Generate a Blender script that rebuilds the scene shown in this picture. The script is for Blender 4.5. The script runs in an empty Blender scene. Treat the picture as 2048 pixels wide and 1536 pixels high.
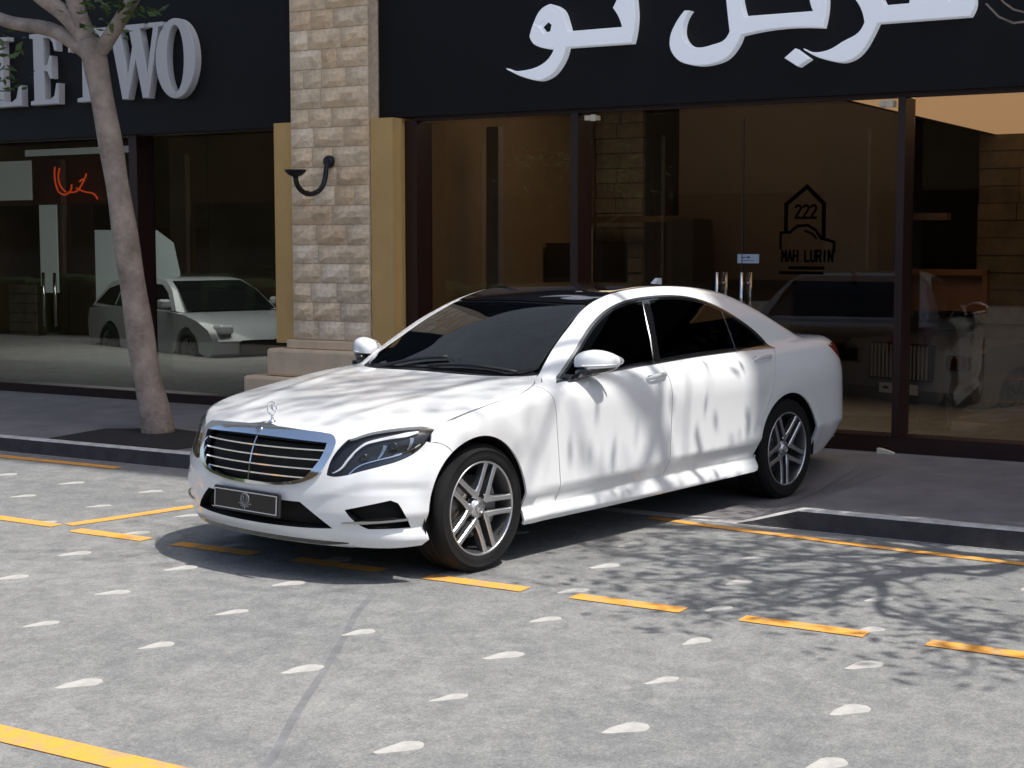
import bpy, bmesh, math, random
import numpy as np
from mathutils import Vector, Matrix
from mathutils.geometry import delaunay_2d_cdt
scene = bpy.context.scene
COL = scene.collection
# ---------------------------------------------------------------- camera, sky, sun, exposure
CAM_AT = Vector((6.1844, 6.3796, 1.7617)); CAM_YAW, CAM_PITCH, CAM_ROLL = 3.846188, -0.090631, -0.000646
cam_d = bpy.data.cameras.new('camera'); cam = bpy.data.objects.new('camera', cam_d); COL.objects.link(cam)
_f = Vector((math.cos(CAM_PITCH)*math.cos(CAM_YAW), math.cos(CAM_PITCH)*math.sin(CAM_YAW), math.sin(CAM_PITCH)))
_r = _f.cross(Vector((0, 0, 1))).normalized(); _u = _r.cross(_f)
_r2 = _r*math.cos(CAM_ROLL) + _u*math.sin(CAM_ROLL); _u2 = -_r*math.sin(CAM_ROLL) + _u*math.cos(CAM_ROLL)
cam.matrix_world = Matrix((( _r2.x, _u2.x, -_f.x, CAM_AT.x), (_r2.y, _u2.y, -_f.y, CAM_AT.y), (_r2.z, _u2.z, -_f.z, CAM_AT.z), (0, 0, 0, 1)))
cam_d.sensor_width = 36.0; cam_d.lens = 3125.93 / 2048 * 36.0; cam_d.clip_start = .1; cam_d.clip_end = 800
scene.camera = cam
SUN = Vector((-.08, .50, 1.0)).normalized()          # towards the sun
world = bpy.data.worlds.new('World'); scene.world = world; world.use_nodes = True
wn = world.node_tree.nodes; wl = world.node_tree.links
for n in list(wn): wn.remove(n)
sky = wn.new('ShaderNodeTexSky'); sky.sky_type = 'NISHITA'; sky.sun_disc = False
sky.sun_elevation = math.asin(SUN.z); sky.sun_rotation = math.atan2(SUN.x, SUN.y); sky.air_density = .9; sky.dust_density = 3.0; sky.ozone_density = .6
bg = wn.new('ShaderNodeBackground'); bg.inputs['Strength'].default_value = .15
wo = wn.new('ShaderNodeOutputWorld'); wl.new(sky.outputs[0], bg.inputs[0]); wl.new(bg.outputs[0], wo.inputs[0])
sl = bpy.data.lights.new('sun', 'SUN'); sl.energy = 3.9; sl.angle = math.radians(.6); sl.color = (1.0, .965, .915)
so = bpy.data.objects.new('sun', sl); COL.objects.link(so); so.rotation_euler = SUN.to_track_quat('Z', 'Y').to_euler(); so.location = (0, 0, 30)
scene.view_settings.view_transform = 'Standard'; scene.view_settings.look = 'None'
scene.view_settings.exposure = .36; scene.view_settings.gamma = 1.0; scene.view_settings.use_curve_mapping = False
# ---------------------------------------------------------------- helpers
RNG = random.Random(7)
MATS = {}
def mat(name, col, rough=.6, metal=0.0, coat=0.0, spec=.5, var=0.0, vscale=6.0, bump=0.0, bscale=40.0, emit=None, estr=0.0, col2=None, coat_rough=.03):
    """principled surface with optional noise mottling between col and col2 and fine relief"""
    if name in MATS: return MATS[name]
    m = bpy.data.materials.new(name); m.use_nodes = True; nt = m.node_tree; N = nt.nodes; Lk = nt.links
    p = N['Principled BSDF']
    p.inputs['Base Color'].default_value = (*col, 1); p.inputs['Roughness'].default_value = rough; p.inputs['Metallic'].default_value = metal
    p.inputs['Coat Weight'].default_value = coat; p.inputs['Coat Roughness'].default_value = coat_rough; p.inputs['Specular IOR Level'].default_value = spec
    if emit: p.inputs['Emission Color'].default_value = (*emit, 1); p.inputs['Emission Strength'].default_value = estr
    if var or bump or col2:
        tc = N.new('ShaderNodeTexCoord')
        if var or col2:
            nz = N.new('ShaderNodeTexNoise'); nz.inputs['Scale'].default_value = vscale; nz.inputs['Detail'].default_value = 8; nz.inputs['Roughness'].default_value = .62
            Lk.new(tc.outputs['Object'], nz.inputs['Vector'])
            rp = N.new('ShaderNodeValToRGB'); rp.color_ramp.elements[0].position = .32; rp.color_ramp.elements[1].position = .68
            c2 = col2 or tuple(min(1, c*(1+var)) for c in col); c1 = col if col2 else tuple(c*(1-var) for c in col)
            rp.color_ramp.elements[0].color = (*c1, 1); rp.color_ramp.elements[1].color = (*c2, 1)
            Lk.new(nz.outputs['Fac'], rp.inputs['Fac']); Lk.new(rp.outputs['Color'], p.inputs['Base Color'])
        if bump:
            nb = N.new('ShaderNodeTexNoise'); nb.inputs['Scale'].default_value = bscale; nb.inputs['Detail'].default_value = 6
            Lk.new(tc.outputs['Object'], nb.inputs['Vector'])
            b = N.new('ShaderNodeBump'); b.inputs['Strength'].default_value = bump; b.inputs['Distance'].default_value = .02
            Lk.new(nb.outputs['Fac'], b.inputs['Height']); Lk.new(b.outputs['Normal'], p.inputs['Normal'])
    MATS[name] = m; return m

def glass_mat(name, tint, boost=1.0, rough=0.0, gcol=(1, 1, 1), base=0.0):
    """thin pane: clear tinted see-through plus fresnel mirror reflection"""
    m = bpy.data.materials.new(name); m.use_nodes = True; N = m.node_tree.nodes; Lk = m.node_tree.links
    for n in list(N): N.remove(n)
    o = N.new('ShaderNodeOutputMaterial'); mx = N.new('ShaderNodeMixShader'); t = N.new('ShaderNodeBsdfTransparent'); g = N.new('ShaderNodeBsdfGlossy')
    t.inputs[0].default_value = (*tint, 1); g.inputs['Roughness'].default_value = rough; g.inputs['Color'].default_value = (*gcol, 1)
    geo = N.new('ShaderNodeNewGeometry'); dp = N.new('ShaderNodeVectorMath'); dp.operation = 'DOT_PRODUCT'
    Lk.new(geo.outputs['Normal'], dp.inputs[0]); Lk.new(geo.outputs['Incoming'], dp.inputs[1])
    ab = N.new('ShaderNodeMath'); ab.operation = 'ABSOLUTE'; Lk.new(dp.outputs['Value'], ab.inputs[0])
    om = N.new('ShaderNodeMath'); om.operation = 'SUBTRACT'; om.inputs[0].default_value = 1.0; Lk.new(ab.outputs[0], om.inputs[1])
    pw = N.new('ShaderNodeMath'); pw.operation = 'POWER'; pw.inputs[1].default_value = 5.0; Lk.new(om.outputs[0], pw.inputs[0])
    ma = N.new('ShaderNodeMath'); ma.operation = 'MULTIPLY_ADD'; ma.inputs[1].default_value = .92; ma.inputs[2].default_value = (.04 + base) * boost; ma.use_clamp = True
    Lk.new(pw.outputs[0], ma.inputs[0])
    Lk.new(ma.outputs[0], mx.inputs[0]); Lk.new(t.outputs[0], mx.inputs[1]); Lk.new(g.outputs[0], mx.inputs[2]); Lk.new(mx.outputs[0], o.inputs[0])
    MATS[name] = m; return m

def link(name, me, parent=None):
    o = bpy.data.objects.new(name, me); COL.objects.link(o)
    if parent is not None: o.parent = parent
    return o
def tag(o, label=None, cat=None, group=None, kind=None):
    if label: o['label'] = label
    if cat: o['category'] = cat
    if group: o['group'] = group
    if kind: o['kind'] = kind
    return o
def empty(name, loc=(0, 0, 0), rotz=0.0):
    o = bpy.data.objects.new(name, None); COL.objects.link(o); o.location = loc; o.rotation_euler = (0, 0, rotz); o.empty_display_size = .2
    return o

class MB:
    """collects simple solids into one mesh"""
    def __init__(s): s.v = []; s.f = []; s.mi = []; s.sm = []
    def add(s, vs, fs, mi=0, smooth=False):
        b = len(s.v); s.v += [tuple(v) for v in vs]
        for f in fs: s.f.append(tuple(b + i for i in f)); s.mi.append(mi); s.sm.append(smooth)
    def box(s, x0, x1, y0, y1, z0, z1, mi=0, bev=0.0, M=None):
        x0, x1 = min(x0, x1), max(x0, x1); y0, y1 = min(y0, y1), max(y0, y1); z0, z1 = min(z0, z1), max(z0, z1)
        if bev <= 0:
            vs = [(x, y, z) for z in (z0, z1) for y in (y0, y1) for x in (x0, x1)]
            fs = [(0, 2, 3, 1), (4, 5, 7, 6), (0, 1, 5, 4), (2, 6, 7, 3), (0, 4, 6, 2), (1, 3, 7, 5)]
        else:
            bm = bmesh.new(); r = bmesh.ops.create_cube(bm, size=1.0)
            for v in bm.verts: v.co = ((x0+x1)/2 + v.co.x*(x1-x0), (y0+y1)/2 + v.co.y*(y1-y0), (z0+z1)/2 + v.co.z*(z1-z0))
            bmesh.ops.bevel(bm, geom=bm.edges[:], offset=bev, segments=2, affect='EDGES', profile=.5)
            bm.verts.index_update(); vs = [v.co.copy() for v in bm.verts]; fs = [[v.index for v in f.verts] for f in bm.faces]; bm.free()
        if M is not None: vs = [M @ Vector(v) for v in vs]
        s.add(vs, fs, mi)
    def tube(s, pts, radii, n=10, mi=0, cap=True):
        pts = [Vector(p) for p in pts]
        if not hasattr(radii, '__len__'): radii = [radii]*len(pts)
        t0 = (pts[1]-pts[0]).normalized(); ref = Vector((0, 0, 1)) if abs(t0.z) < .9 else Vector((1, 0, 0))
        nx = t0.cross(ref).normalized(); b = len(s.v); vs = []
        for i, p in enumerate(pts):
            t = ((pts[min(i+1, len(pts)-1)]-pts[max(i-1, 0)])).normalized()
            nx = (nx - t*nx.dot(t)).normalized(); ny = t.cross(nx)
            for k in range(n):
                a = 2*math.pi*k/n; vs.append(p + (nx*math.cos(a)+ny*math.sin(a))*radii[i])
        fs = []
        for i in range(len(pts)-1):
            for k in range(n):
                fs.append((i*n+k, i*n+(k+1) % n, (i+1)*n+(k+1) % n, (i+1)*n+k))
        s.add(vs, fs, mi, True)
        if cap:
            s.f.append(tuple(b+k for k in reversed(range(n)))); s.mi.append(mi); s.sm.append(False)
            s.f.append(tuple(b+(len(pts)-1)*n+k for k in range(n))); s.mi.append(mi); s.sm.append(False)
    def lathe(s, prof, n=48, axis='y', c=(0, 0, 0), mi=0, smooth=True, closed=False):
        """prof: list of (radius, along axis)"""
        vs = []
        for r, h in prof:
            for k in range(n):
                a = 2*math.pi*k/n; x, z = r*math.cos(a), r*math.sin(a)
                vs.append((c[0]+x, c[1]+h, c[2]+z) if axis == 'y' else ((c[0]+h, c[1]+x, c[2]+z) if axis == 'x' else (c[0]+x, c[1]+z, c[2]+h)))
        fs = []; m = len(prof)
        for i in range(m if closed else m-1):
            j = (i+1) % m
            for k in range(n): fs.append((i*n+k, i*n+(k+1) % n, j*n+(k+1) % n, j*n+k))
        s.add(vs, fs, mi, smooth)
    def prism(s, poly, o, a, b, d, mi=0):
        """flat outline poly (2D) in the frame o + u a + v b, pushed along d"""
        o, a, b, d = Vector(o), Vector(a), Vector(b), Vector(d); n = len(poly)
        tri = tri2d(poly)
        front = [o + a*u + b*v + d for u, v in poly]; back = [o + a*u + b*v for u, v in poly]
        vs = front + back; fs = []
        up = a.cross(b).dot(d) > 0
        ar = sum(poly[i][0]*poly[(i+1) % n][1]-poly[(i+1) % n][0]*poly[i][1] for i in range(n))
        for t in tri:
            fs.append(t if up else t[::-1]); fs.append(tuple(n+i for i in (t[::-1] if up else t)))
        for i in range(n):
            j = (i+1) % n; q = (i, n+i, n+j, j); fs.append(q if (ar > 0) == up else q[::-1])
        s.add(vs, fs, mi)
    def mesh(s, name, mats):
        me = bpy.data.meshes.new(name); me.from_pydata(s.v, [], s.f)
        for m in (mats if isinstance(mats, (list, tuple)) else [mats]): me.materials.append(m)
        me.polygons.foreach_set('material_index', s.mi); me.polygons.foreach_set('use_smooth', s.sm); me.update(); return me
    def build(s, name, mats, parent=None): return link(name, s.mesh(name, mats), parent)

def inside(poly, P):
    """points P (n,2) inside polygon (even-odd)"""
    poly = np.asarray(poly, float); x, y = P[:, 0], P[:, 1]; r = np.zeros(len(P), bool); j = len(poly)-1
    for i in range(len(poly)):
        xi, yi = poly[i]; xj, yj = poly[j]
        c = ((yi > y) != (yj > y))
        if c.any(): r ^= c & (x < (xj-xi)*(y-yi)/((yj-yi) if yj != yi else 1e-12) + xi)
        j = i
    return r
def tri2d(poly):
    vs, es, fs, ov, oe, of = delaunay_2d_cdt([Vector(p) for p in poly], [(i, (i+1) % len(poly)) for i in range(len(poly))], [], 0, 1e-6)
    idx = {}
    for i, l in enumerate(ov):
        if l: idx[i] = l[0]
    c = np.array([np.mean([vs[k] for k in f], axis=0) for f in fs]); ok = inside(poly, c)
    out = []
    for f, k in zip(fs, ok):
        if k and all(i in idx for i in f):
            t = tuple(idx[i] for i in f); a, b, cc = (poly[i] for i in t)
            if (b[0]-a[0])*(cc[1]-a[1])-(b[1]-a[1])*(cc[0]-a[0]) < 0: t = t[::-1]
            out.append(t)
    return out
def round_line(pts, step=.02, closed=True, corner=38):
    """smooth curve through points, keeping sharp corners, resampled"""
    P = np.array(pts, float); n = len(P); out = []
    segs = n if closed else n-1
    def T(i):
        if not closed and (i == 0 or i == n-1): return None
        a = P[i]-P[i-1]; b = P[(i+1) % n]-P[i]; la, lb = np.linalg.norm(a), np.linalg.norm(b)
        if la < 1e-9 or lb < 1e-9 or np.degrees(np.arccos(np.clip(a@b/(la*lb), -1, 1))) > corner: return None
        return (a/la*lb + b/lb*la)/(la+lb)
    for i in range(segs):
        a, b = P[i], P[(i+1) % n]; L = np.linalg.norm(b-a)
        if L < 1e-9: continue
        ta, tb = T(i), T((i+1) % n); dirn = (b-a)/L
        ma = (ta if ta is not None else (dirn if tb is None else 2*dirn-tb))*L; mb = (tb if tb is not None else (dirn if ta is None else 2*dirn-ta))*L
        k = max(1, int(math.ceil(L/step)))
        for q in range(k):
            t = q/k; t2 = t*t; t3 = t2*t
            out.append((2*t3-3*t2+1)*a+(t3-2*t2+t)*ma+(3*t2-2*t3)*b+(t3-t2)*mb)
    if not closed: out.append(P[-1])
    return np.array(out)
black_matt = mat('black_plastic', (.012, .012, .013), rough=.55)
# ---------------------------------------------------------------- street frame: local x = towards the street, local y = along the shop front
ANG = math.atan2(.16232808, .98673684)
def W(s, u, z=0.0): return (s*.98673684 - u*.16232808, s*.16232808 + u*.98673684, z)
def env(name): return empty(name, (0, 0, 0), ANG)
S0 = -4.784                                        # glass line
KERB = -1.90
# ---- ground materials
def road_mat():
    m = bpy.data.materials.new('printed_concrete'); m.use_nodes = True; N = m.node_tree.nodes; Lk = m.node_tree.links; p = N['Principled BSDF']
    tc = N.new('ShaderNodeTexCoord')
    def noise(sc, det, ro=.6, mp=None):
        n = N.new('ShaderNodeTexNoise'); n.inputs['Scale'].default_value = sc; n.inputs['Detail'].default_value = det; n.inputs['Roughness'].default_value = ro
        Lk.new((mp or tc).outputs[0 if mp else 'Object'], n.inputs['Vector']); return n
    def ramp(src, a, b, c0, c1):
        r = N.new('ShaderNodeValToRGB'); r.color_ramp.elements[0].position = a; r.color_ramp.elements[1].position = b
        r.color_ramp.elements[0].color = (*c0, 1); r.color_ramp.elements[1].color = (*c1, 1); Lk.new(src, r.inputs['Fac']); return r
    def mix(kind, fac, a, b):
        x = N.new('ShaderNodeMixRGB'); x.blend_type = kind
        if isinstance(fac, float): x.inputs[0].default_value = fac
        else: Lk.new(fac, x.inputs[0])
        Lk.new(a, x.inputs[1]); Lk.new(b, x.inputs[2]); return x.outputs[0]
    big = ramp(noise(.45, 6).outputs['Fac'], .35, .66, (.200, .206, .211), (.262, .265, .262))
    mid = ramp(noise(7, 9, .7).outputs['Fac'], .3, .72, (.74, .745, .755), (1.20, 1.19, 1.17))
    col = mix('MULTIPLY', 1.0, big.outputs[0], mid.outputs[0])
    grit = ramp(noise(30, 5, .8).outputs['Fac'], .36, .64, (.78, .79, .79), (1.22, 1.21, 1.18)); col = mix('MULTIPLY', .8, col, grit.outputs[0])
    fine = ramp(noise(95, 4, .8).outputs['Fac'], .32, .68, (.58, .58, .58), (1.42, 1.41, 1.39))
    col = mix('MULTIPLY', .85, col, fine.outputs[0])
    wv = N.new('ShaderNodeMixRGB'); wv.blend_type = 'ADD'; wv.inputs[0].default_value = .10; Lk.new(tc.outputs['Object'], wv.inputs[1]); Lk.new(noise(5, 3).outputs['Color'], wv.inputs[2])
    vc = N.new('ShaderNodeTexVoronoi'); vc.inputs['Scale'].default_value = 9; Lk.new(wv.outputs[0], vc.inputs['Vector'])
    vb = N.new('ShaderNodeRGBToBW'); Lk.new(vc.outputs['Color'], vb.inputs[0]); cell = ramp(vb.outputs[0], .15, .85, (.86, .87, .88), (1.12, 1.115, 1.10)); col = mix('MULTIPLY', .5, col, cell.outputs[0])
    vd = N.new('ShaderNodeTexVoronoi'); vd.feature = 'DISTANCE_TO_EDGE'; vd.inputs['Scale'].default_value = 9; Lk.new(wv.outputs[0], vd.inputs['Vector'])
    ed = ramp(vd.outputs['Distance'], .0, .05, (.86, .86, .87), (1, 1, 1)); col = mix('MULTIPLY', .45, col, ed.outputs[0])
    # pale aggregate flecks and dark pits
    vo = N.new('ShaderNodeTexVoronoi'); vo.inputs['Scale'].default_value = 24; Lk.new(tc.outputs['Object'], vo.inputs['Vector'])
    fl = ramp(vo.outputs['Distance'], .06, .16, (1, 1, 1), (0, 0, 0)); gate = ramp(noise(9, 3).outputs['Fac'], .52, .60, (0, 0, 0), (.55, .55, .55))
    w = N.new('ShaderNodeRGB'); w.outputs[0].default_value = (.44, .435, .41, 1)
    col = mix('MIX', mix('MULTIPLY', 1.0, fl.outputs[0], gate.outputs[0]), col, w.outputs[0])
    # tyre marks and drips, long along the lane
    mp = N.new('ShaderNodeMapping'); mp.inputs['Scale'].default_value = (1.6, .10, 1); mp.inputs['Rotation'].default_value = (0, 0, .35); Lk.new(tc.outputs['Object'], mp.inputs['Vector'])
    st = ramp(noise(1.4, 5, .55, mp).outputs['Fac'], .26, .42, (.80, .80, .80), (1, 1, 1)); col = mix('MULTIPLY', .8, col, st.outputs[0])
    sp = ramp(noise(.9, 3, .5).outputs['Fac'], .24, .33, (.72, .72, .72), (1, 1, 1)); col = mix('MULTIPLY', .8, col, sp.outputs[0])
    Lk.new(col, p.inputs['Base Color']); p.inputs['Roughness'].default_value = .86; p.inputs['Specular IOR Level'].default_value = .25
    b = N.new('ShaderNodeBump'); b.inputs['Strength'].default_value = .55; b.inputs['Distance'].default_value = .006
    Lk.new(noise(120, 5, .7).outputs['Fac'], b.inputs['Height']); Lk.new(b.outputs['Normal'], p.inputs['Normal'])
    return m
road_m = road_mat()
pave_m = mat('sidewalk_concrete', (.165, .157, .16), rough=.85, var=.18, vscale=3.0, bump=.25, bscale=90)
kerb_m = mat('dark_kerb', (.040, .038, .040), rough=.8, var=.3, vscale=8, bump=.2, bscale=70)
kerb_top = mat('sunlit_kerb_top', (.50, .49, .47), rough=.8, var=.25, vscale=9)  # kerb top coloured pale to carry the sunlight along its edge
yellow = mat('yellow_road_paint', (.44, .30, .15), rough=.8, vscale=11, bump=.25, bscale=120, col2=(.80, .36, .055)); _r = [n for n in yellow.node_tree.nodes if n.type == 'VALTORGB'][0]; _r.color_ramp.elements[0].position = .34; _r.color_ramp.elements[1].position = .52
inlay_m = mat('pale_stone_inlay', (.33, .325, .31), rough=.85, vscale=13, col2=(.47, .46, .425))
soil_m = mat('planting_soil', (.018, .016, .015), rough=.95, var=.4, vscale=14, bump=.6, bscale=60)
# ---- road: one sheet to the horizon
m = MB(); m.add([(-300, -300, 0), (300, -300, 0), (300, 300, 0), (-300, 300, 0)], [(0, 1, 2, 3)])
road = m.build('road', road_m); tag(road, kind='structure')
road.rotation_euler = (0, 0, ANG)
def mark(name, pts, w, mt, z=.004, parent=road):
    """painted line along (s, u) points"""
    P = [Vector(p) for p in pts]; vs = []
    for i, p in enumerate(P):
        t = (P[min(i+1, len(P)-1)] - P[max(i-1, 0)]).normalized(); n = Vector((-t.y, t.x))*w/2
        vs += [(p.x+n.x, p.y+n.y, z), (p.x-n.x, p.y-n.y, z)]
    m = MB(); m.add(vs, [(2*i, 2*i+1, 2*i+3, 2*i+2) for i in range(len(P)-1)])
    o = m.build(name, mt, parent); bm = bmesh.new(); bm.from_mesh(o.data)
    for f in bm.faces:
        if f.normal.z < 0: f.normal_flip()
    bm.to_mesh(o.data); bm.free(); return o
for u0 in (-2.84+.95, -1.06, -.17, .72, 1.60, 2.50, 3.38, 4.27, 5.15): mark('yellow_dash', [(.405, u0), (.405, u0+.60)], .115, yellow)
mark('yellow_line', [(.34, -12), (.34, -3.2), (.345, -2.55), (.355, -2.1)], .105, yellow)
mark('yellow_line', [(.30, -2.06), (.05, -2.0), (-.58, -1.87), (-1.55, -1.70)], .10, yellow)
mark('yellow_line', [(-1.80, .95), (-1.73, 1.33), (-1.60, 2.4), (-1.53, 3.4), (-1.50, 9)], .085, yellow)
mark('yellow_line', [(-1.66, -12), (-1.66, -5.0), (-1.66, -3.6)], .11, yellow)
mark('yellow_line', [(3.385, -12), (3.385, 9)], .135, yellow)
joint = mat('worn_joint', (.118, .122, .128), rough=.9, vscale=7, col2=(.205, .21, .215))
mark('road_joint', [(.9, .72), (1.3, .91), (1.61, 1.09), (2.18, 1.40), (2.66, 1.65), (3.06, 1.88), (3.3, 1.99)], .034, joint, .002); 
# teardrop stone inlays in a skewed grid
tear = []
for t in np.linspace(0, 2*math.pi, 18, endpoint=False):
    x = math.cos(t); r = .049*(1 - .55*max(0, -x)**.8); tear.append((.068*x if x > 0 else .135*x, r*math.sin(t)))
ta = Vector((-.20, .09)).normalized()              # head direction in (s, u)
def tear_mesh(seed):
    rg = random.Random(seed); k = rg.uniform(.82, 1.02); ky = rg.uniform(.85, 1.15)
    pts = [((p[0]*ta.x - p[1]*ky*ta.y)*k + rg.gauss(0, .002), (p[0]*ta.y + p[1]*ky*ta.x)*k + rg.gauss(0, .002)) for p in tear]
    m = MB(); m.prism(pts, (0, 0, -.004), (1, 0, 0), (0, 1, 0), (0, 0, .0075)); return m.mesh('stone_inlay', inlay_m)
tms = [tear_mesh(i) for i in range(7)]
cnt = 0
for k in range(-2, 8):
    s = 2.77 - .622*k
    for j in range(-9, 9):
        u = .68 - .157*k + .762*j + RNG.uniform(-.02, .02)
        if s < -1.35 or u < -5.5 or u > 4.6 or RNG.random() < .04: continue
        if -1.6 < s < -.1 and -1.6 < u < .9 and False: continue
        o = link('stone_inlay', tms[(cnt*5) % 7], road); o.location = (s + RNG.uniform(-.02, .02), u, 0); o.rotation_euler = (0, 0, RNG.uniform(-.12, .12)); cnt += 1
# ---- raised pavement with a dropped bay behind the car, and its kerb
def pz(u):                                         # pavement height along the kerb
    if u > 1.90 or u < -2.2: return .12
    if u > 1.50: return .003 + .117*(u-1.50)/.4
    if u < -1.7: return .003 + .117*(-1.7-u)/.5
    return .003
us_ = sorted(set([-60, -30, -16, -10] + list(np.arange(-8, 9, .25)) + [-2.2, -1.7, 1.5, 1.9, 1.6, 1.7, 1.8] + [16, 40]))
m = MB(); vs = []
for u in us_: vs += [(KERB-.10, u, pz(u)), (-3.30, u, pz(u)), (-4.05, u, .12), (-5.02, u, .12)]
m.add(vs, [(4*i+k, 4*i+4+k, 4*i+5+k, 4*i+1+k) for i in range(len(us_)-1) for k in range(3)])
bmf = m.build('sidewalk', pave_m); bmf.rotation_euler = (0, 0, ANG); tag(bmf, kind='structure')
bm = bmesh.new(); bm.from_mesh(bmf.data)
for f in bm.faces:
    if f.normal.z < 0: f.normal_flip()
bm.to_mesh(bmf.data); bm.free()
m = MB(); vs = []
rk = random.Random(3)
for u in us_:
    z = pz(u) + .002; j = rk.uniform(-.006, .006)
    vs += [(KERB-.105, u, z), (KERB-.035+j, u, z), (KERB-.012+j*.5, u, z-.010 if z > .02 else z*.6), (KERB+.004, u, 0), (KERB+.03, u, .0025)]
m.add(vs, [(5*i+k, 5*i+1+k, 5*i+6+k, 5*i+5+k) for i in range(len(us_)-1) for k in range(4)])
kb = m.build('kerb', [kerb_top, kerb_m]); kb.rotation_euler = (0, 0, ANG); tag(kb, kind='structure')
bm = bmesh.new(); bm.from_mesh(kb.data); bmesh.ops.recalc_face_normals(bm, faces=bm.faces[:])
for f in bm.faces:
    if f.normal.z < -.01: f.normal_flip()
    if f.normal.z < .8: f.material_index = 1
for f in bm.faces:
    if abs(f.normal.z) < .8 and f.normal.x < 0: f.normal_flip()
bm.to_mesh(kb.data); bm.free()

# ---- shop building
stone_m = [mat('stone_block_%s' % n, c, rough=.85, var=.20, vscale=7, bump=.9, bscale=22) for n, c in (('pale', (.76, .585, .39)), ('warm', (.70, .51, .325)), ('grey', (.70, .555, .385)), ('light', (.82, .67, .485)))]
mortar = mat('mortar', (.56, .45, .33), rough=.95, var=.2, vscale=20)
beige = mat('ochre_render', (.56, .36, .135), rough=.85, var=.07, vscale=2.5, bump=.15, bscale=60)
plinth_m = mat('plinth_stone', (.68, .52, .35), rough=.85, var=.12, vscale=3, bump=.2, bscale=50)
black_sign = mat('black_fascia', (.0045, .0045, .0055), rough=.55, spec=.25, var=.15, vscale=2)
frame_m = mat('dark_red_frame', (.020, .0060, .0050), rough=.4)
brass = mat('chrome_pull', (.7, .7, .68), rough=.15, metal=1.0)
shop_glass = glass_mat('shop_glass', (.80, .78, .74), boost=.72)
white_let = mat('white_letter', (.82, .83, .86), rough=.5, emit=(.80, .88, 1.0), estr=.20)
grey_let = mat('grey_letter', (.52, .52, .53), rough=.5)
bld = tag(env('shop_building'), 'stone pillared showroom front with black fascia sign and dark framed glazing', 'building')
def bpart(name, mt, *boxes, parent=bld, bev=0.0):
    m = MB()
    for b in boxes: m.box(*b, bev=bev)
    return m.build(name, mt, parent)
# glazing frames
fr_b = []
def mull(name, u0, u1, d=.10): return bpart(name, frame_m, (S0-.21, S0+.04, u0, u1, .255, 2.863))
for a, b in ((-3.0, -2.87), (-1.27, -1.195), (1.59, 1.65), (4.5, 4.6), (-6.46, -6.35), (-9.4, -9.3), (-12.3, -12.2)): mull('window_mullion', a, b)
bpart('base_rail', frame_m, (S0-.21, S0+.02, -2.95, 7.5, .0, .250)); bpart('base_rail', frame_m, (S0-.21, S0+.02, -14, -4.55, .0, .215))
bpart('head_rail', frame_m, (S0-.07, S0+.02, -2.95, 7.5, 2.862, 2.91)); bpart('head_rail', frame_m, (S0-.07, S0+.02, -14, -4.55, 2.845, 2.89))
panes = {}
for a, b in ((-2.87, -1.27), (-1.195, 1.59), (1.65, 4.5), (4.6, 7.5), (-6.35, -4.5), (-9.3, -6.46), (-12.2, -9.4), (-14, -12.3)):
    m = MB(); m.box(S0-.20, S0-.192, a+.002, b-.002, .10, 2.90); panes[a] = m.build('window_pane', shop_glass, bld)
# fascia boards and the wall above
fa_r = bpart('fascia_board', black_sign, (S0-.1, S0+.09, -3.245, 8.0, 2.895, 4.75)); fa_l = bpart('fascia_board', black_sign, (S0-.1, S0+.09, -14, -4.165, 2.86, 4.75))
wall_grey = mat('upper_render', (.52, .51, .49), rough=.9, var=.08, vscale=1.5)
bpart('upper_wall', wall_grey, (S0-6, S0, -40, 40, 4.76, 20.1)); bpart('roof_slab', wall_grey, (S0-8, S0+.12, -40, 40, 20.11, 20.3))
# unseen slabs added overhead so the pavement falls in shade
bpart('shade_canopy', wall_grey, (S0+.13, -1.48, -40, 8.7, 20.0, 20.29)); bpart('shade_canopy', wall_grey, (S0+.13, -2.42, 8.71, 11.85, 20.0, 20.29)); bpart('shade_canopy', wall_grey, (S0+.13, -2.03, 11.86, 40, 20.0, 20.29))
bpart('side_wall', beige, (S0-.3, S0, 7.5, 40, 0, 4.75)); bpart('side_wall', beige, (S0-.3, S0, -40, -14, 0, 4.75))
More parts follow.
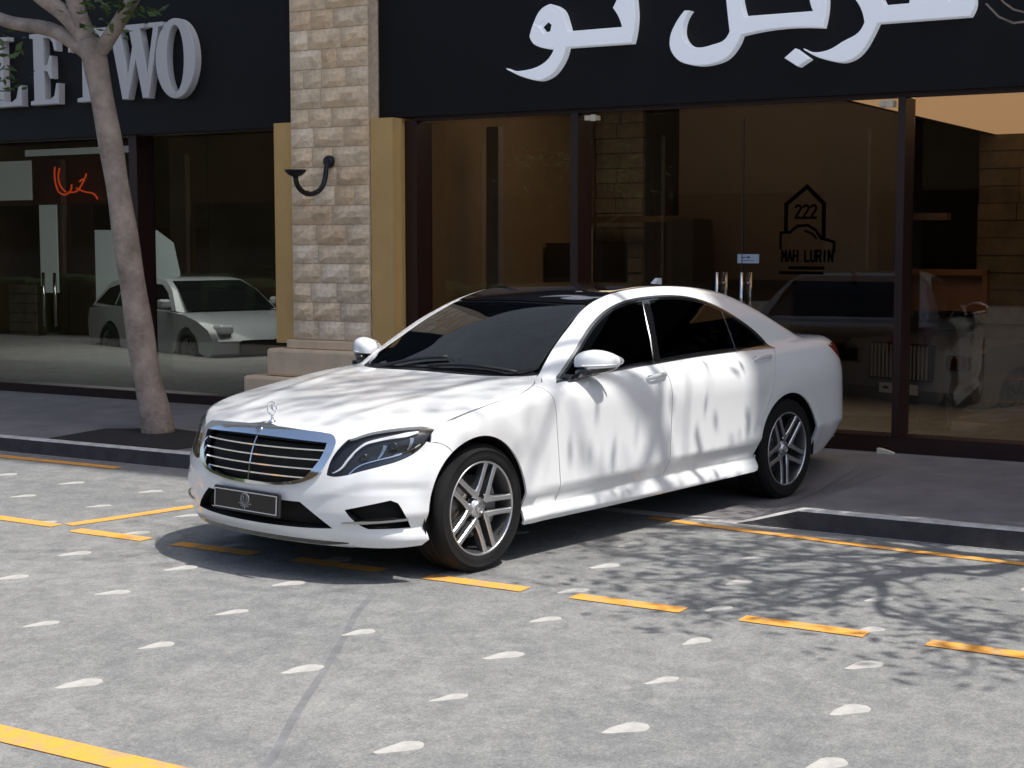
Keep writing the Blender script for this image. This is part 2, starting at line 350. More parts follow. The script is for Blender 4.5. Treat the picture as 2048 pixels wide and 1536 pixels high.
# stone pillar: render core, blocks, plinth
bpart('pilaster', beige, (S0-.25, S0+.226, -4.385, -4.172, .80, 2.885)); bpart('pilaster', beige, (S0-.25, S0+.226, -3.252, -3.005, .80, 2.885))
pil = bpart('pillar', mortar, (S0-.2, S0+.238, -4.165, -3.260, .84, 4.76))
bpart('plinth_moulding', plinth_m, (S0-.2, S0+.29, -4.215, -3.17, .755, .838), bev=.012)
bpart('plinth', plinth_m, (S0-.2, S0+.37, -4.40, -2.98, .49, .753), bev=.03); bpart('plinth', plinth_m, (S0-.2, S0+.43, -4.64, -2.75, .0, .488), bev=.03)
z = .845; rows = [.178, .172, .185, .18, .175, .19, .178, .182, .172, .186, .18, .176, .188, .174, .18, .184, .176, .18, .186, .174, .18, .18, .18]
rg = random.Random(11); meshes = {}
def rough_block(w, h, seed):
    """hewn face stone, origin at its back lower corner"""
    r = random.Random(seed); nu, nz_ = max(3, int(w/.07)+1), 4; vs = []; fs = []
    pr = .026 + r.random()*.022
    for j in range(nz_):
        for i in range(nu):
            e = i in (0, nu-1) or j in (0, nz_-1)
            x = .004 if e else pr*r.uniform(.5, 1.25)
            yy = w*i/(nu-1); zz = h*j/(nz_-1)
            if not e: yy += r.uniform(-.015, .015); zz += r.uniform(-.012, .012)
            vs.append((x, yy, zz))
    for j in range(nz_-1):
        for i in range(nu-1):
            a = j*nu+i; fs.append((a, a+1, a+nu+1, a+nu))
    b = len(vs); vs += [(-.02, 0, 0), (-.02, w, 0), (-.02, w, h), (-.02, 0, h)]
    c = [0, nu-1, nz_*nu-1, (nz_-1)*nu]
    low = [i for i in range(nu)]; upr = [(nz_-1)*nu+i for i in range(nu)]; lf = [j*nu for j in range(nz_)]; rt = [j*nu+nu-1 for j in range(nz_)]
    fs += [tuple(low[::-1] + [b, b+1]), tuple(upr + [b+2, b+3]), tuple(lf + [b+3, b]), tuple(rt[::-1] + [b+1, b+2])]
    m = MB(); m.add(vs, fs); return m
i = 0
for h in rows:
    if z + h > 4.75: h = 4.75 - z
    u = -4.165; row = []
    tot = .905; n = rg.choice((2, 3, 3, 3, 4)); ws = [rg.uniform(.7, 1.5) for _ in range(n)]; ws = [w*tot/sum(ws) for w in ws]
    for w in ws:
        mb = rough_block(w-.008, h-.008, 100+i); o = mb.build('stone_block', stone_m[rg.choice((0, 0, 1, 2, 3))], pil); o.location = (S0+.240, u+.004, z+.004); i += 1; u += w
    z += h
    if z >= 4.74: break
# small things on the front
bpart('lamp_box', mat('cream_fitting', (.62, .55, .42), rough=.5), (S0+.02, S0+.10, -1.10, -.99, 2.79, 2.83), (S0+.10, S0+.115, -1.03, -.99, 2.78, 2.835))
bpart('lamp_box', MATS['cream_fitting'], (S0+.02, S0+.10, 1.46, 1.57, 2.79, 2.835), (S0+.10, S0+.115, 1.52, 1.57, 2.78, 2.84))
for u in (.03, .25):
    for sx in (1, -1):
        m = MB(); g_ = S0-.196; uu = u + (.03 if sx < 0 else 0); x_ = g_ + .06*sx
        m.tube([(x_, uu, 1.03), (x_, uu, 1.51)], .013, 10); m.tube([(g_, uu, 1.15), (x_, uu, 1.15)], .008, 8); m.tube([(g_, uu, 1.42), (x_, uu, 1.42)], .008, 8)
        m.build('door_pull', brass, panes[-1.195])
bpart('door_stile', frame_m, (S0-.205, S0-.188, .225, .235, .25, 2.77))
m = MB(); m.box(S0-.191, S0-.188, .19, .38, 1.585, 1.66); m.build('notice_paper', mat('notice_blue', (.36, .42, .50), rough=.6), panes[-1.195])
m = MB(); m.box(S0-.1875, S0-.1868, .225, .265, 1.63, 1.637); m.box(S0-.1875, S0-.1868, .275, .30, 1.627, 1.641); m.box(S0-.1875, S0-.1868, .235, .335, 1.605, 1.609); m.build('notice_print', black_matt, panes[-1.195])
# window decal: house outline, digits, lettering
decal_m = mat('dark_decal', (.002, .0015, .001), rough=1.0, spec=0.0)
def path2d(m, pts, w, u0, z0, k=1.0, x=S0-.190):
    w = w*1.15; P = [Vector((a*k+u0-.055, b*k+z0-.01)) for a, b in pts]
    for a, b in zip(P[:-1], P[1:]):
        t = (b-a).normalized(); n = Vector((-t.y, t.x))*w/2; a2 = a - t*w*.35; b2 = b + t*w*.35
        m.add([(x, a2.x+n.x, a2.y+n.y), (x, a2.x-n.x, a2.y-n.y), (x, b2.x-n.x, b2.y-n.y), (x, b2.x+n.x, b2.y+n.y)], [(0, 1, 2, 3)])
        x += .00006
m = MB()
path2d(m, [(.665, 1.86), (.665, 2.075), (.84, 2.215), (.985, 2.075), (.985, 1.80)], .030, 0, 0)
path2d(m, [(.62, 1.72), (.62, 1.845), (.70, 1.85), (.765, 1.90), (.85, 1.905), (.92, 1.865), (.965, 1.80), (1.075, 1.77), (1.075, 1.69)], .020, 0, 0)
path2d(m, [(.83, 1.86), (.89, 1.835), (.925, 1.80)], .016, 0, 0)
for k in range(3):
    u0 = .745 + .065*k; path2d(m, [(0, .085), (.012, .098), (.034, .098), (.044, .085), (.044, .072), (0, .0), (.046, .0)], .017, u0, 1.965)
def letters(txt, u0, z0, h, wdt, w, m):
    G = {'M': [[(0, 0), (0, 1), (.5, .4), (1, 1), (1, 0)]], 'A': [[(0, 0), (.5, 1), (1, 0)], [(.2, .35), (.8, .35)]], 'H': [[(0, 0), (0, 1)], [(1, 0), (1, 1)], [(0, .5), (1, .5)]], 'L': [[(0, 1), (0, 0), (1, 0)]],
         'U': [[(0, 1), (0, .15), (.3, 0), (.7, 0), (1, .15), (1, 1)]], 'R': [[(0, 0), (0, 1), (.8, 1), (1, .75), (.8, .5), (0, .5)], [(.5, .5), (1, 0)]], 'I': [[(.5, 0), (.5, 1)]], 'N': [[(0, 0), (0, 1), (1, 0), (1, 1)]]}
    u = u0
    for c in txt:
        for st in G.get(c, []): path2d(m, [(a*wdt, b*h) for a, b in st], w, u, z0)
        u += wdt*1.45
letters('MAH LURIN', .635, 1.615, .085, .034, .016, m)
for k in range(9): path2d(m, [(0, 0), (.016, 0)], .022, .70+.034*k, 1.56)
path2d(m, [(0, 0), (.36, 0)], .022, .62, 1.52)
m.build('window_decal', decal_m, panes[-1.195])
# ---------------------------------------------------------------- white saloon: body surface
def spl(xs, ys):
    """smooth interpolation through points, straight beyond both ends"""
    xs = np.array(xs, float); ys = np.array(ys, float)
    if xs[0] > xs[-1]: xs = xs[::-1]; ys = ys[::-1]
    h = np.diff(xs); dl = np.diff(ys) / h
    m = np.empty(len(xs)); m[0] = dl[0]; m[-1] = dl[-1]
    for i in range(1, len(xs) - 1):
        m[i] = (dl[i-1] * h[i] + dl[i] * h[i-1]) / (h[i-1] + h[i])
    def f(x):
        x = np.asarray(x, float); xc = np.clip(x, xs[0], xs[-1])
        i = np.clip(np.searchsorted(xs, xc) - 1, 0, len(xs) - 2)
        t = (xc - xs[i]) / h[i]; t2 = t * t; t3 = t2 * t
        y = (2*t3-3*t2+1)*ys[i] + (t3-2*t2+t)*h[i]*m[i] + (3*t2-2*t3)*ys[i+1] + (t3-t2)*h[i]*m[i+1]
        return y + np.where(x < xs[0], (x - xs[0]) * m[0], 0) + np.where(x > xs[-1], (x - xs[-1]) * m[-1], 0)
    return f

def smax(a, b, k):
    d = np.clip(k - np.abs(a - b), 0, None)
    return np.maximum(a, b) + d * d / (4 * k)
def smin(a, b, k): return -smax(-a, -b, k)

WB = 3.165                                   # wheelbase, front axle at x = 0, rear axle at x = -WB
plan_w = spl([.6, .3, 0, -.6, -1.5, -2.6, -3.165, -3.7, -4.2], [.965, .982, .990, .994, 1, 1, .996, .985, .965])
nose_x = spl([.15, .2, .25, .32, .42, .52, .6, .7, .78, .84, .95, 1.1], [.73, .765, .80, .828, .842, .838, .825, .793, .752, .70, .55, .3])
tail_x = spl([.2, .28, .36, .5, .62, .8, .95, 1.03, 1.12], [-4.16, -4.27, -4.36, -4.40, -4.405, -4.38, -4.36, -4.35, -4.26])
sh_z = spl([.6, -.62, -2.6, -4.2], [.86, .865, .835, .82])       # shoulder crease
lo_z = spl([.6, -.62, -2.6, -4.2], [.375, .395, .455, .475])       # lower door crease
def half_w(x, z):
    zs, zl = sh_z(x), lo_z(x)
    zn = np.where(z > zs, .85 + (z - zs) * .2 / (1.05 - zs), np.where(z > zl, .405 + (z - zl) * .445 / (zs - zl), .405 - (zl - z)))
    yb = .945 + .006 * ((zn - .62) / .22) ** 2
    ya = .951 - .50 * (.405 - zn)
    dz = zn - .85
    yc = .952 - .24 * dz - 1.0 * np.clip(dz, 0, None) ** 2
    y = smin(smin(ya, yb, .008), yc, .022)
    sk = smin(.940 + 0 * z, .940 - .8 * (z - .262), .02) - .12 * np.clip(.235 - z, 0, None) * 5 - .3 * np.clip((-2.85 - x) / .1, 0, 1)
    y = np.where(z < .40, smax(y, sk, .008), y)
    for cx in (0.0, -WB):                    # soft flare round the arches
        r = np.hypot(x - cx, z - .35)
        y = y + .010 * np.exp(-((r - .42) / .07) ** 2)
    return y * plan_w(x)

bump_z = spl([.4, .51, .59, .67, .75, .85, .95], [.445, .485, .513, .54, .555, .552, .54])
hood_c = spl([.85, .75, .66, .5, .3, 0, -.3, -.5, -.75, -1.3, -2.2, -3.1, -3.6, -3.8, -4.0, -4.2, -4.33], [.745, .777, .803, .843, .886, .935, .978, 1.003, 1.02, 1.05, 1.07, 1.08, 1.085, 1.085, 1.082, 1.072, 1.058])
def deck(x, y):
    a = np.abs(y)
    h = hood_c(x) - (.040 * a ** 2 + .02 * a ** 4) * (1 - .8 * np.clip((-2.6 - x) / .8, 0, 1))
    ridge = .60 - .20 * (x + .5) / 1.2       # two soft ridges along the bonnet
    w = np.clip((x + .62) / .3, 0, 1) * np.clip((.74 - x) / .3, 0, 1)
    return h + w * (.006 * np.exp(-((a - ridge) / .055) ** 2) - .0025 * np.exp(-((a - ridge + .10) / .07) ** 2))
gh_w = spl([.2, .8, .92, 1.0, 1.1, 1.2, 1.3, 1.38, 1.46, 1.55], [.80, .85, .868, .855, .816, .765, .706, .652, .585, .48])
gh_p = spl([.4, -.2, -.4, -.75, -1.2, -1.8, -2.4, -3.0, -3.4, -3.8, -4.2], [.5, .88, .93, .955, .985, 1.0, .995, .972, .94, .885, .82])
roof_c = spl([.4, 0, -.25, -.5, -.8, -1.1, -1.35, -1.6, -1.9, -2.2, -2.55, -2.9, -3.2, -3.5, -3.8, -4.05, -4.25, -4.4], [-.5, .45, .85, 1.02, 1.17, 1.306, 1.398, 1.454, 1.486, 1.494, 1.478, 1.427, 1.332, 1.212, 1.098, 1.00, .82, .4])
bow_c = spl([-.5, -.9, -1.3, -1.7, -2.2, -2.8, -3.4, -4], [.42, .36, .25, .10, 0, -.06, -.16, -.2])
def roof_h(x, y): return roof_c(x + bow_c(x) * y * y) - .045 * y * y

def body(P):
    x, y, z = P[..., 0], np.abs(P[..., 1]), np.clip(P[..., 2], .05, None)
    W = np.clip(half_w(np.clip(x, -4.5, .95), np.clip(z, .05, 1.15)), .3, None)
    qf = np.clip((x + .1) / (nose_x(z) + .1), 0, None)
    qr = np.clip((-3.25 - x) / (-3.25 - tail_x(z)), 0, None)
    rho = qf ** (4.0 + 1.3 * np.clip((.68 - z) / .2, 0, 1)) + qr ** 5.5 + (y / W) ** 1.95
    fs = (rho ** (1 / 1.95) - 1) * W
    zc = bump_z(np.clip(y, .4, .95)); dz = zc - z            # scalloped bumper corner under a soft crease
    sm = lambda t: np.clip(t, 0, 1) ** 2 * (3 - 2 * np.clip(t, 0, 1))
    fs = fs + .013 * sm(dz / .055) * sm((.19 - dz) / .15) * sm((y - .38) / .12) * sm((x - .36) / .14)
    ft = z - deck(x, y)
    low = smax(fs, ft, .085)
    gh = smax(y - gh_w(z) * gh_p(x), z - roof_h(x, y), .085)
    return smin(low, gh, .02)

def grad(P, e=2e-4):
    g = np.empty_like(P)
    for i in range(3):
        d = np.zeros(3); d[i] = e
        g[..., i] = body(P + d) - body(P - d)
    return g / np.linalg.norm(g, axis=-1, keepdims=True)

def hit(O, D, t0, t1, level=0.0, n=90):
    """first crossing of the body surface along rays O + t D"""
    O = np.asarray(O, float); D = np.broadcast_to(np.asarray(D, float), O.shape)
    ts = np.linspace(t0, t1, n)
    t0, t1 = float(t0), float(t1); lo = np.full(len(O), t1); found = np.zeros(len(O), bool); prev = np.full(len(O), t0)
    hi = np.full(len(O), t1)
    for k in range(n):
        todo = ~found
        if not todo.any(): break
        f = np.full(len(O), 1.0)
        f[todo] = body(O[todo] + ts[k] * D[todo]) - level
        new = todo & (f < 0)
        lo[new] = ts[max(k-1, 0)]; hi[new] = ts[k]; found |= new
    for _ in range(22):
        mid = (lo + hi) / 2
        neg = body(O + mid[:, None] * D) - level < 0
        hi = np.where(neg, mid, hi); lo = np.where(neg, lo, mid)
    return O + ((lo + hi) / 2)[:, None] * D, found
# ---------------------------------------------------------------- white saloon: panels, glass, lamps, wheels
paint = mat('pearl_white_paint', (.785, .80, .805), rough=.34, coat=1.0, spec=.5, coat_rough=.015)
black_gloss = mat('gloss_black', (.008, .008, .009), rough=.08, coat=1.0)
black_matt = mat('black_plastic', (.012, .012, .013), rough=.55)
inner_dark = mat('dark_inside', (.006, .006, .006), rough=.9)
chrome = mat('chrome', (.82, .83, .84), rough=.07, metal=1.0)
satin = mat('satin_metal', (.45, .46, .47), rough=.22, metal=1.0)
lamp_dark = mat('lamp_housing_grey', (.012, .013, .015), rough=.4)
lamp_white = mat('lamp_light_guide', (.75, .77, .80), rough=.12, coat=1.0)
lamp_clear = glass_mat('clear_lamp_cover', (.93, .94, .95), boost=.7)
red_lamp = mat('red_lamp', (.25, .012, .01), rough=.08, coat=1.0)
orange_lamp = mat('amber_lamp', (.35, .07, .01), rough=.08, coat=1.0)
tint_side = glass_mat('dark_tinted_glass', (.010, .012, .013), boost=.4)
tint_front = glass_mat('tinted_windscreen', (.17, .18, .19), boost=4.2, gcol=(.92, .97, 1.0))
roof_glass = mat('black_roof_glass', (.006, .006, .007), rough=.03, coat=1.0)
leather = mat('dark_leather', (.035, .032, .030), rough=.5, var=.3, vscale=30)

class Chart:
    """a patchwork of panels cut out of the body surface, seen along one direction"""
    def __init__(s, out, a, b, far=4.0, depth=6.0, n=170):
        s.o = np.array(out, float)/np.linalg.norm(out); s.a = np.array(a, float)/np.linalg.norm(a); s.b = np.array(b, float)/np.linalg.norm(b)
        s.far, s.depth, s.n = far, depth, n; s.reg = []
    def to2(s, P): P = np.asarray(P, float); return np.stack([P @ s.a, P @ s.b], -1)
    def region(s, name, pts, flat=False, smooth=True, corner=38, step=.02):
        P = np.asarray(pts, float); P = P if flat else s.to2(P)
        s.reg.append((name, round_line(P, step, True, corner) if smooth else P)); return s.reg[-1][1]
    def stroke(s, name, pts, w, flat=False, smooth=True):
        P = np.asarray(pts, float); P = P if flat else s.to2(P)
        L = round_line(P, .02, False) if smooth else P
        t = np.gradient(L, axis=0); t /= np.linalg.norm(t, axis=1)[:, None]; nn = np.stack([-t[:, 1], t[:, 0]], -1)
        w = np.interp(np.linspace(0, 1, len(L)), np.linspace(0, 1, len(w)), w)[:, None] if hasattr(w, '__len__') else w
        s.reg.append((name, np.concatenate([L + nn*w/2, (L - nn*w/2)[::-1]])))
    def solve(s, res=.03):
        V = []; E = []
        for nm, L in s.reg:
            b = len(V); V += [tuple(p) for p in L]; E += [(b+i, b+(i+1) % len(L)) for i in range(len(L))]
        V = np.array(V); lo, hi = V.min(0), V.max(0)
        gx, gy = np.meshgrid(np.arange(lo[0], hi[0], res), np.arange(lo[1], hi[1], res)); gx[::2] += res/2
        G = np.stack([gx.ravel(), gy.ravel()], -1)
        cell = {}
        for p in V: cell.setdefault((int(p[0]//res), int(p[1]//res)), []).append(p)
        keep = []
        for g in G:
            i, j = int(g[0]//res), int(g[1]//res); ok = True
            for di in (-1, 0, 1):
                for dj in (-1, 0, 1):
                    for p in cell.get((i+di, j+dj), ()):
                        if (p[0]-g[0])**2 + (p[1]-g[1])**2 < (.45*res)**2: ok = False
            keep.append(ok)
        G = G[np.array(keep)]; inb = np.zeros(len(G), bool)
        for nm, L in s.reg: inb |= inside(L, G)
        P = np.concatenate([V, G[inb]])
        vs, es, fs, *_ = delaunay_2d_cdt([Vector(p) for p in P], E, [], 0, 1e-5)
        vs = np.array([tuple(v) for v in vs]); fs = np.array([tuple(f) for f in fs if len(f) == 3])
        c = vs[fs].mean(1); lab = np.full(len(fs), -1)
        for k, (nm, L) in enumerate(s.reg): lab[inside(L, c)] = k
        O = vs[:, :1]*s.a + vs[:, 1:]*s.b + s.o*s.far
        X, ok = hit(O, -s.o, 0.0, s.depth, n=s.n); Nr = grad(X)
        ar = (vs[fs[:, 1], 0]-vs[fs[:, 0], 0])*(vs[fs[:, 2], 1]-vs[fs[:, 0], 1])-(vs[fs[:, 1], 1]-vs[fs[:, 0], 1])*(vs[fs[:, 2], 0]-vs[fs[:, 0], 0])
        fs = np.where(ar[:, None] < 0, fs[:, ::-1], fs)
        good = ok[fs].all(1) & (np.abs(ar) > 1e-9)
        s.out = {}
        for nm in {r[0] for r in s.reg if r[0]}:
            ks = [k for k, r in enumerate(s.reg) if r[0] == nm]
            f = fs[good & np.isin(lab, ks)]
            if len(f) == 0: continue
            u, inv = np.unique(f, return_inverse=True)
            s.out[nm] = (X[u], inv.reshape(-1, 3), Nr[u])
        return s.out

def mirrored(d): V, F, N = d; m = np.array([1, -1, 1]); return V*m, F[:, ::-1], N*m
def panel(name, parts, mats, parent, off=0.0, flange=.014, mi=None):
    """one mesh from patches (V, F, N), lifted by off along the normal, with a folded-in edge"""
    Vs, Fs, Ns, MI, b = [], [], [], [], 0
    for q, (V, F, N) in enumerate(parts):
        V = V + N*off; Vs.append(V); Fs += [tuple(int(b+i) for i in f) for f in F]; Ns.append(N); MI += [0]*len(F); b += len(V)
        if flange:
            cnt = {}
            for f in F:
                for i in range(3):
                    e = (int(f[i]), int(f[(i+1) % 3])); k = (min(e), max(e)); cnt.setdefault(k, []).append(e)
            ev, en = [], []
            for k, l in cnt.items():
                if len(l) == 1:
                    i, j = l[0]; n0 = (N[i]+N[j])/2; d = V[j]-V[i]; on = np.cross(d, n0); ln = np.linalg.norm(on)
                    if ln < 1e-9 or (abs(V[i][1]) < .004 and abs(V[j][1]) < .004): continue
                    Fs.append((b+len(ev)+1, b+len(ev), b+len(ev)+2, b+len(ev)+3)); MI.append(1 if mi else 0)
                    ev += [V[i], V[j], V[i]-N[i]*flange, V[j]-N[j]*flange]; en += [on/ln]*4
            if ev: Vs.append(np.array(ev)); Ns.append(np.array(en)); b += len(ev)
    V = np.concatenate(Vs); N = np.concatenate(Ns)
    me = bpy.data.meshes.new(name); me.from_pydata(V.tolist(), [], Fs)
    for m in (mats if isinstance(mats, (list, tuple)) else [mats]): me.materials.append(m)
    me.polygons.foreach_set('material_index', MI); me.polygons.foreach_set('use_smooth', [True]*len(Fs)); me.update()
    me.normals_split_custom_set_from_vertices(N.tolist())
    return link(name, me, parent)
def clip_poly(L, p, n):
    out = []; d = (L - p) @ n
    for i in range(len(L)):
        j = (i+1) % len(L)
        if d[i] >= 0: out.append(L[i])
        if (d[i] >= 0) != (d[j] >= 0): out.append(L[i] + (L[j]-L[i])*d[i]/(d[i]-d[j]))
    return np.array(out)
def inset(L, w):
    L = np.asarray(L); n = len(L); t = np.roll(L, -1, 0) - np.roll(L, 1, 0); t /= np.linalg.norm(t, axis=1)[:, None]
    ar = np.sum(L[:, 0]*np.roll(L[:, 1], -1) - np.roll(L[:, 0], -1)*L[:, 1]); nn = np.stack([-t[:, 1], t[:, 0]], -1)*(1 if ar > 0 else -1)
    Q = L + nn*w; keep = []
    for q in Q:
        keep.append(np.min(np.hypot(*(L - q).T)) > .93*w)
    return Q[np.array(keep)]

car = tag(empty('saloon_car'), 'shiny pearl white luxury saloon parked nose-out across the yellow lines', 'car')
mir = mirrored
# ---- lines on the body (x forward, y left, z up)
HOODCUT = [(.335, .886, .80), (.18, .892, .842), (-.01, .893, .88), (-.19, .89, .91), (-.40, .875, .94), (-.56, .81, .972), (-.635, .755, .986), (-.705, .712, .998)]
HOODREAR = [(-.705, .712, .998), (-.635, .64, .995), (-.57, .55, .997), (-.51, .41, 1.0), (-.48, .24, 1.0), (-.465, 0, 1.0)]
GR_TOP = [(.742, 0, .784), (.735, .13, .783), (.712, .34, .776), (.685, .45, .772), (.675, .525, .765)]
HL_TOP = [(.65, .585, .758), (.58, .66, .782), (.49, .75, .80), (.41, .82, .818), (.365, .858, .82), (.335, .886, .80)]
HL = HL_TOP + [(.36, .88, .775), (.40, .87, .725), (.46, .85, .68), (.52, .815, .65), (.60, .75, .622), (.67, .68, .597), (.715, .61, .574), (.742, .545, .566), (.75, .512, .572), (.73, .525, .65), (.69, .55, .712)]
_sp = math.acos((.25 - .042)/.377)
ARCH_F1 = [(.042 + .377*math.cos(t), .92, .345 + .396*math.sin(t)) for t in np.linspace(math.radians(-19), _sp, 14)]
ARCH_F2 = [(.042 + .377*math.cos(t), .92, .345 + .396*math.sin(t)) for t in np.linspace(_sp, math.radians(198), 24)]
ARCH_R = [(-WB + .025 + .40*math.cos(t), .92, .345 + .39*math.sin(t)) for t in np.linspace(math.radians(-14), math.radians(196), 30)]
def onside(L, o=None):
    """side view points (x, z) put on the flank"""
    O = np.array([(p[0], 2.0, p[2]) for p in L]); X, ok = hit(O, (0, -1, 0), .6, 2.0, n=200); return X
ARCH_F1 = onside(ARCH_F1); ARCH_F2 = onside(ARCH_F2); ARCH_R = onside(ARCH_R); SPLIT = tuple(ARCH_F2[0])
def nose_line(z0, z1, n=None):
    n = n or max(2, int(abs(z1-z0)/.015)); O = np.array([(2.0, 0, z) for z in np.linspace(z0, z1, n)]); X, ok = hit(O, (-1, 0, 0), .8, 2.0, n=120); return [tuple(p) for p in X]
def part_of(arr, cond): return [tuple(p) for p in arr if cond(p)]

# ---- front corner patchwork
F = Chart((.75, .66, 0), (-.66, .75, 0), (0, 0, 1))
archfront = [tuple(p) for p in ARCH_F1 if p[2] > .24]
F.region('bumper', nose_line(.784, .198) + [(.757, .16, .198), (.735, .43, .197), (.70, .55, .200), (.627, .673, .196), (.50, .825, .198), (.44, .885, .205), (.405, .905, .235)] + archfront +
         [(.31, .91, .722), (.37, .89, .733), (.45, .83, .76), (.60, .66, .745), (.65, .585, .757), (.675, .525, .765)] + GR_TOP[::-1][1:-1], corner=30)
F.region('headlight', HL, corner=50)
GO = nose_line(.492, .7835) + [(.735, .13, .7825), (.712, .34, .7755), (.69, .44, .771), (.678, .495, .762), (.68, .515, .745), (.70, .52, .70), (.735, .51, .64), (.77, .48, .575), (.80, .40, .53), (.83, .24, .503), (.84, .10, .494)]
F.region('grille_frame', GO, corner=60)
GI = nose_line(.510, .738) + [(.762, .15, .737), (.75, .31, .733), (.708, .478, .727), (.738, .468, .66), (.776, .436, .595), (.797, .400, .553), (.812, .335, .532), (.829, .21, .514), (.838, .10, .509)]
grille2 = F.region('grille', GI, corner=45)
F.region('air_intake', nose_line(.282, .425) + [(.83, .20, .425), (.81, .37, .425), (.745, .545, .296), (.78, .41, .288), (.805, .2, .283)], corner=30)
F.region('side_intake', [(.73, .62, .40), (.67, .74, .43), (.60, .82, .452), (.565, .84, .437), (.525, .86, .36), (.50, .865, .302), (.655, .715, .300), (.70, .67, .335)], corner=22)
F.stroke(None, HL_TOP[:1] + [(.675, .525, .767), (.678, .50, .768)], .005)
F.stroke(None, [SPLIT, (.31, .91, .722), (.362, .892, .735)], .002)
fr = F.solve(.016)
both = lambda k: [fr[k], mir(fr[k])]
panel('front_bumper', both('bumper'), [paint, black_matt], car, flange=.04, mi=True)
tag(panel('grille_frame', both('grille_frame'), chrome, car, off=.012, flange=.035), 'wide chrome grille surround')
grille = panel('grille', both('grille'), inner_dark, car, off=-.045, flange=0)
panel('air_intake', both('air_intake'), inner_dark, car, off=-.055, flange=0)
for d in (fr['side_intake'], mir(fr['side_intake'])): panel('side_intake', [d], inner_dark, car, off=-.06, flange=0)
def on_front(pts, o=(.75, .66, 0), off=0.0):
    """put points on the nose along a horizontal direction"""
    o = np.array(o)/np.linalg.norm(o); P = np.array(pts, float); X, ok = hit(P + o*1.5, -o, 0, 3.0, n=150); return X + grad(X)*off
def ribbon(mb, X, hz, d0, d1, mi=0):
    """thin bar along points X: height hz, from depth d0 to d1 along the surface normal"""
    N = grad(X); n = len(X); hz = np.broadcast_to(hz, n)
    up = np.array([0, 0, 1.0]); vs = []; fs = []
    for i in range(n):
        for dz, dn in ((-1, d0), (-1, d1), (1, d1), (1, d0)): vs.append(X[i] + N[i]*dn + up*dz*hz[i]/2)
    for i in range(n-1):
        for k in range(4): fs.append((i*4+k, i*4+(k+1) % 4, (i+1)*4+(k+1) % 4, (i+1)*4+k))
    fs += [(3, 2, 1, 0), tuple((n-1)*4+k for k in range(4))]
    mb.add(vs, fs, mi)
gy = {.693: .468, .645: .458, .597: .434, .550: .392}
for z, ym in gy.items():
    m = MB(); X = on_front([(.6, y, z) for y in np.linspace(-ym, ym, 41)], (1, 0, 0)); ribbon(m, X, .0075, -.030, -.004); m.build('grille_bar', chrome, car)
m = MB(); X = on_front([(.6, 0, z) for z in np.linspace(.513, .737, 9)], (1, 0, 0))
vs = []; fs = []
for i, p in enumerate(X): vs += [p+np.array((-.03, -.004, 0)), p+np.array((.002, -.004, 0)), p+np.array((.002, .004, 0)), p+np.array((-.03, .004, 0))]
for i in range(len(X)-1):
    for k in range(4): fs.append((i*4+k, i*4+(k+1) % 4, i*4+4+(k+1) % 4, i*4+4+k))
m.add(vs, fs); m.build('grille_divider', chrome, car)
X = on_front([(.6, y, .219) for y in np.linspace(-.60, .60, 61)], (1, 0, 0)); m = MB(); ribbon(m, X, .034*np.clip((.62-np.abs(np.linspace(-.60, .60, 61)))/.15, .1, 1), -.01, .003); m.build('lip_strip', black_gloss, car)
X = on_front([(.6, y, .202) for y in np.linspace(-.62, .62, 61)], (1, 0, 0)); m = MB(); ribbon(m, X, .007, -.01, .004); m.build('lip_strip', satin, car)
# chrome blade in each side intake
for sg in (1, -1):
    X = on_front([(.735, .60, .330), (.70, .67, .336), (.64, .765, .342), (.58, .825, .348), (.52, .866, .353)]); X = round_line(X, .02, False)
    m = MB(); ribbon(m, X, np.interp(np.linspace(0, 1, len(X)), [0, .3, .5, 1], [.003, .016, .012, .012]), -.02, .008)
    o = m.build('intake_blade', satin, car)
    if sg < 0: o.data.transform(Matrix.Scale(-1, 4, (0, 1, 0))); o.data.flip_normals()
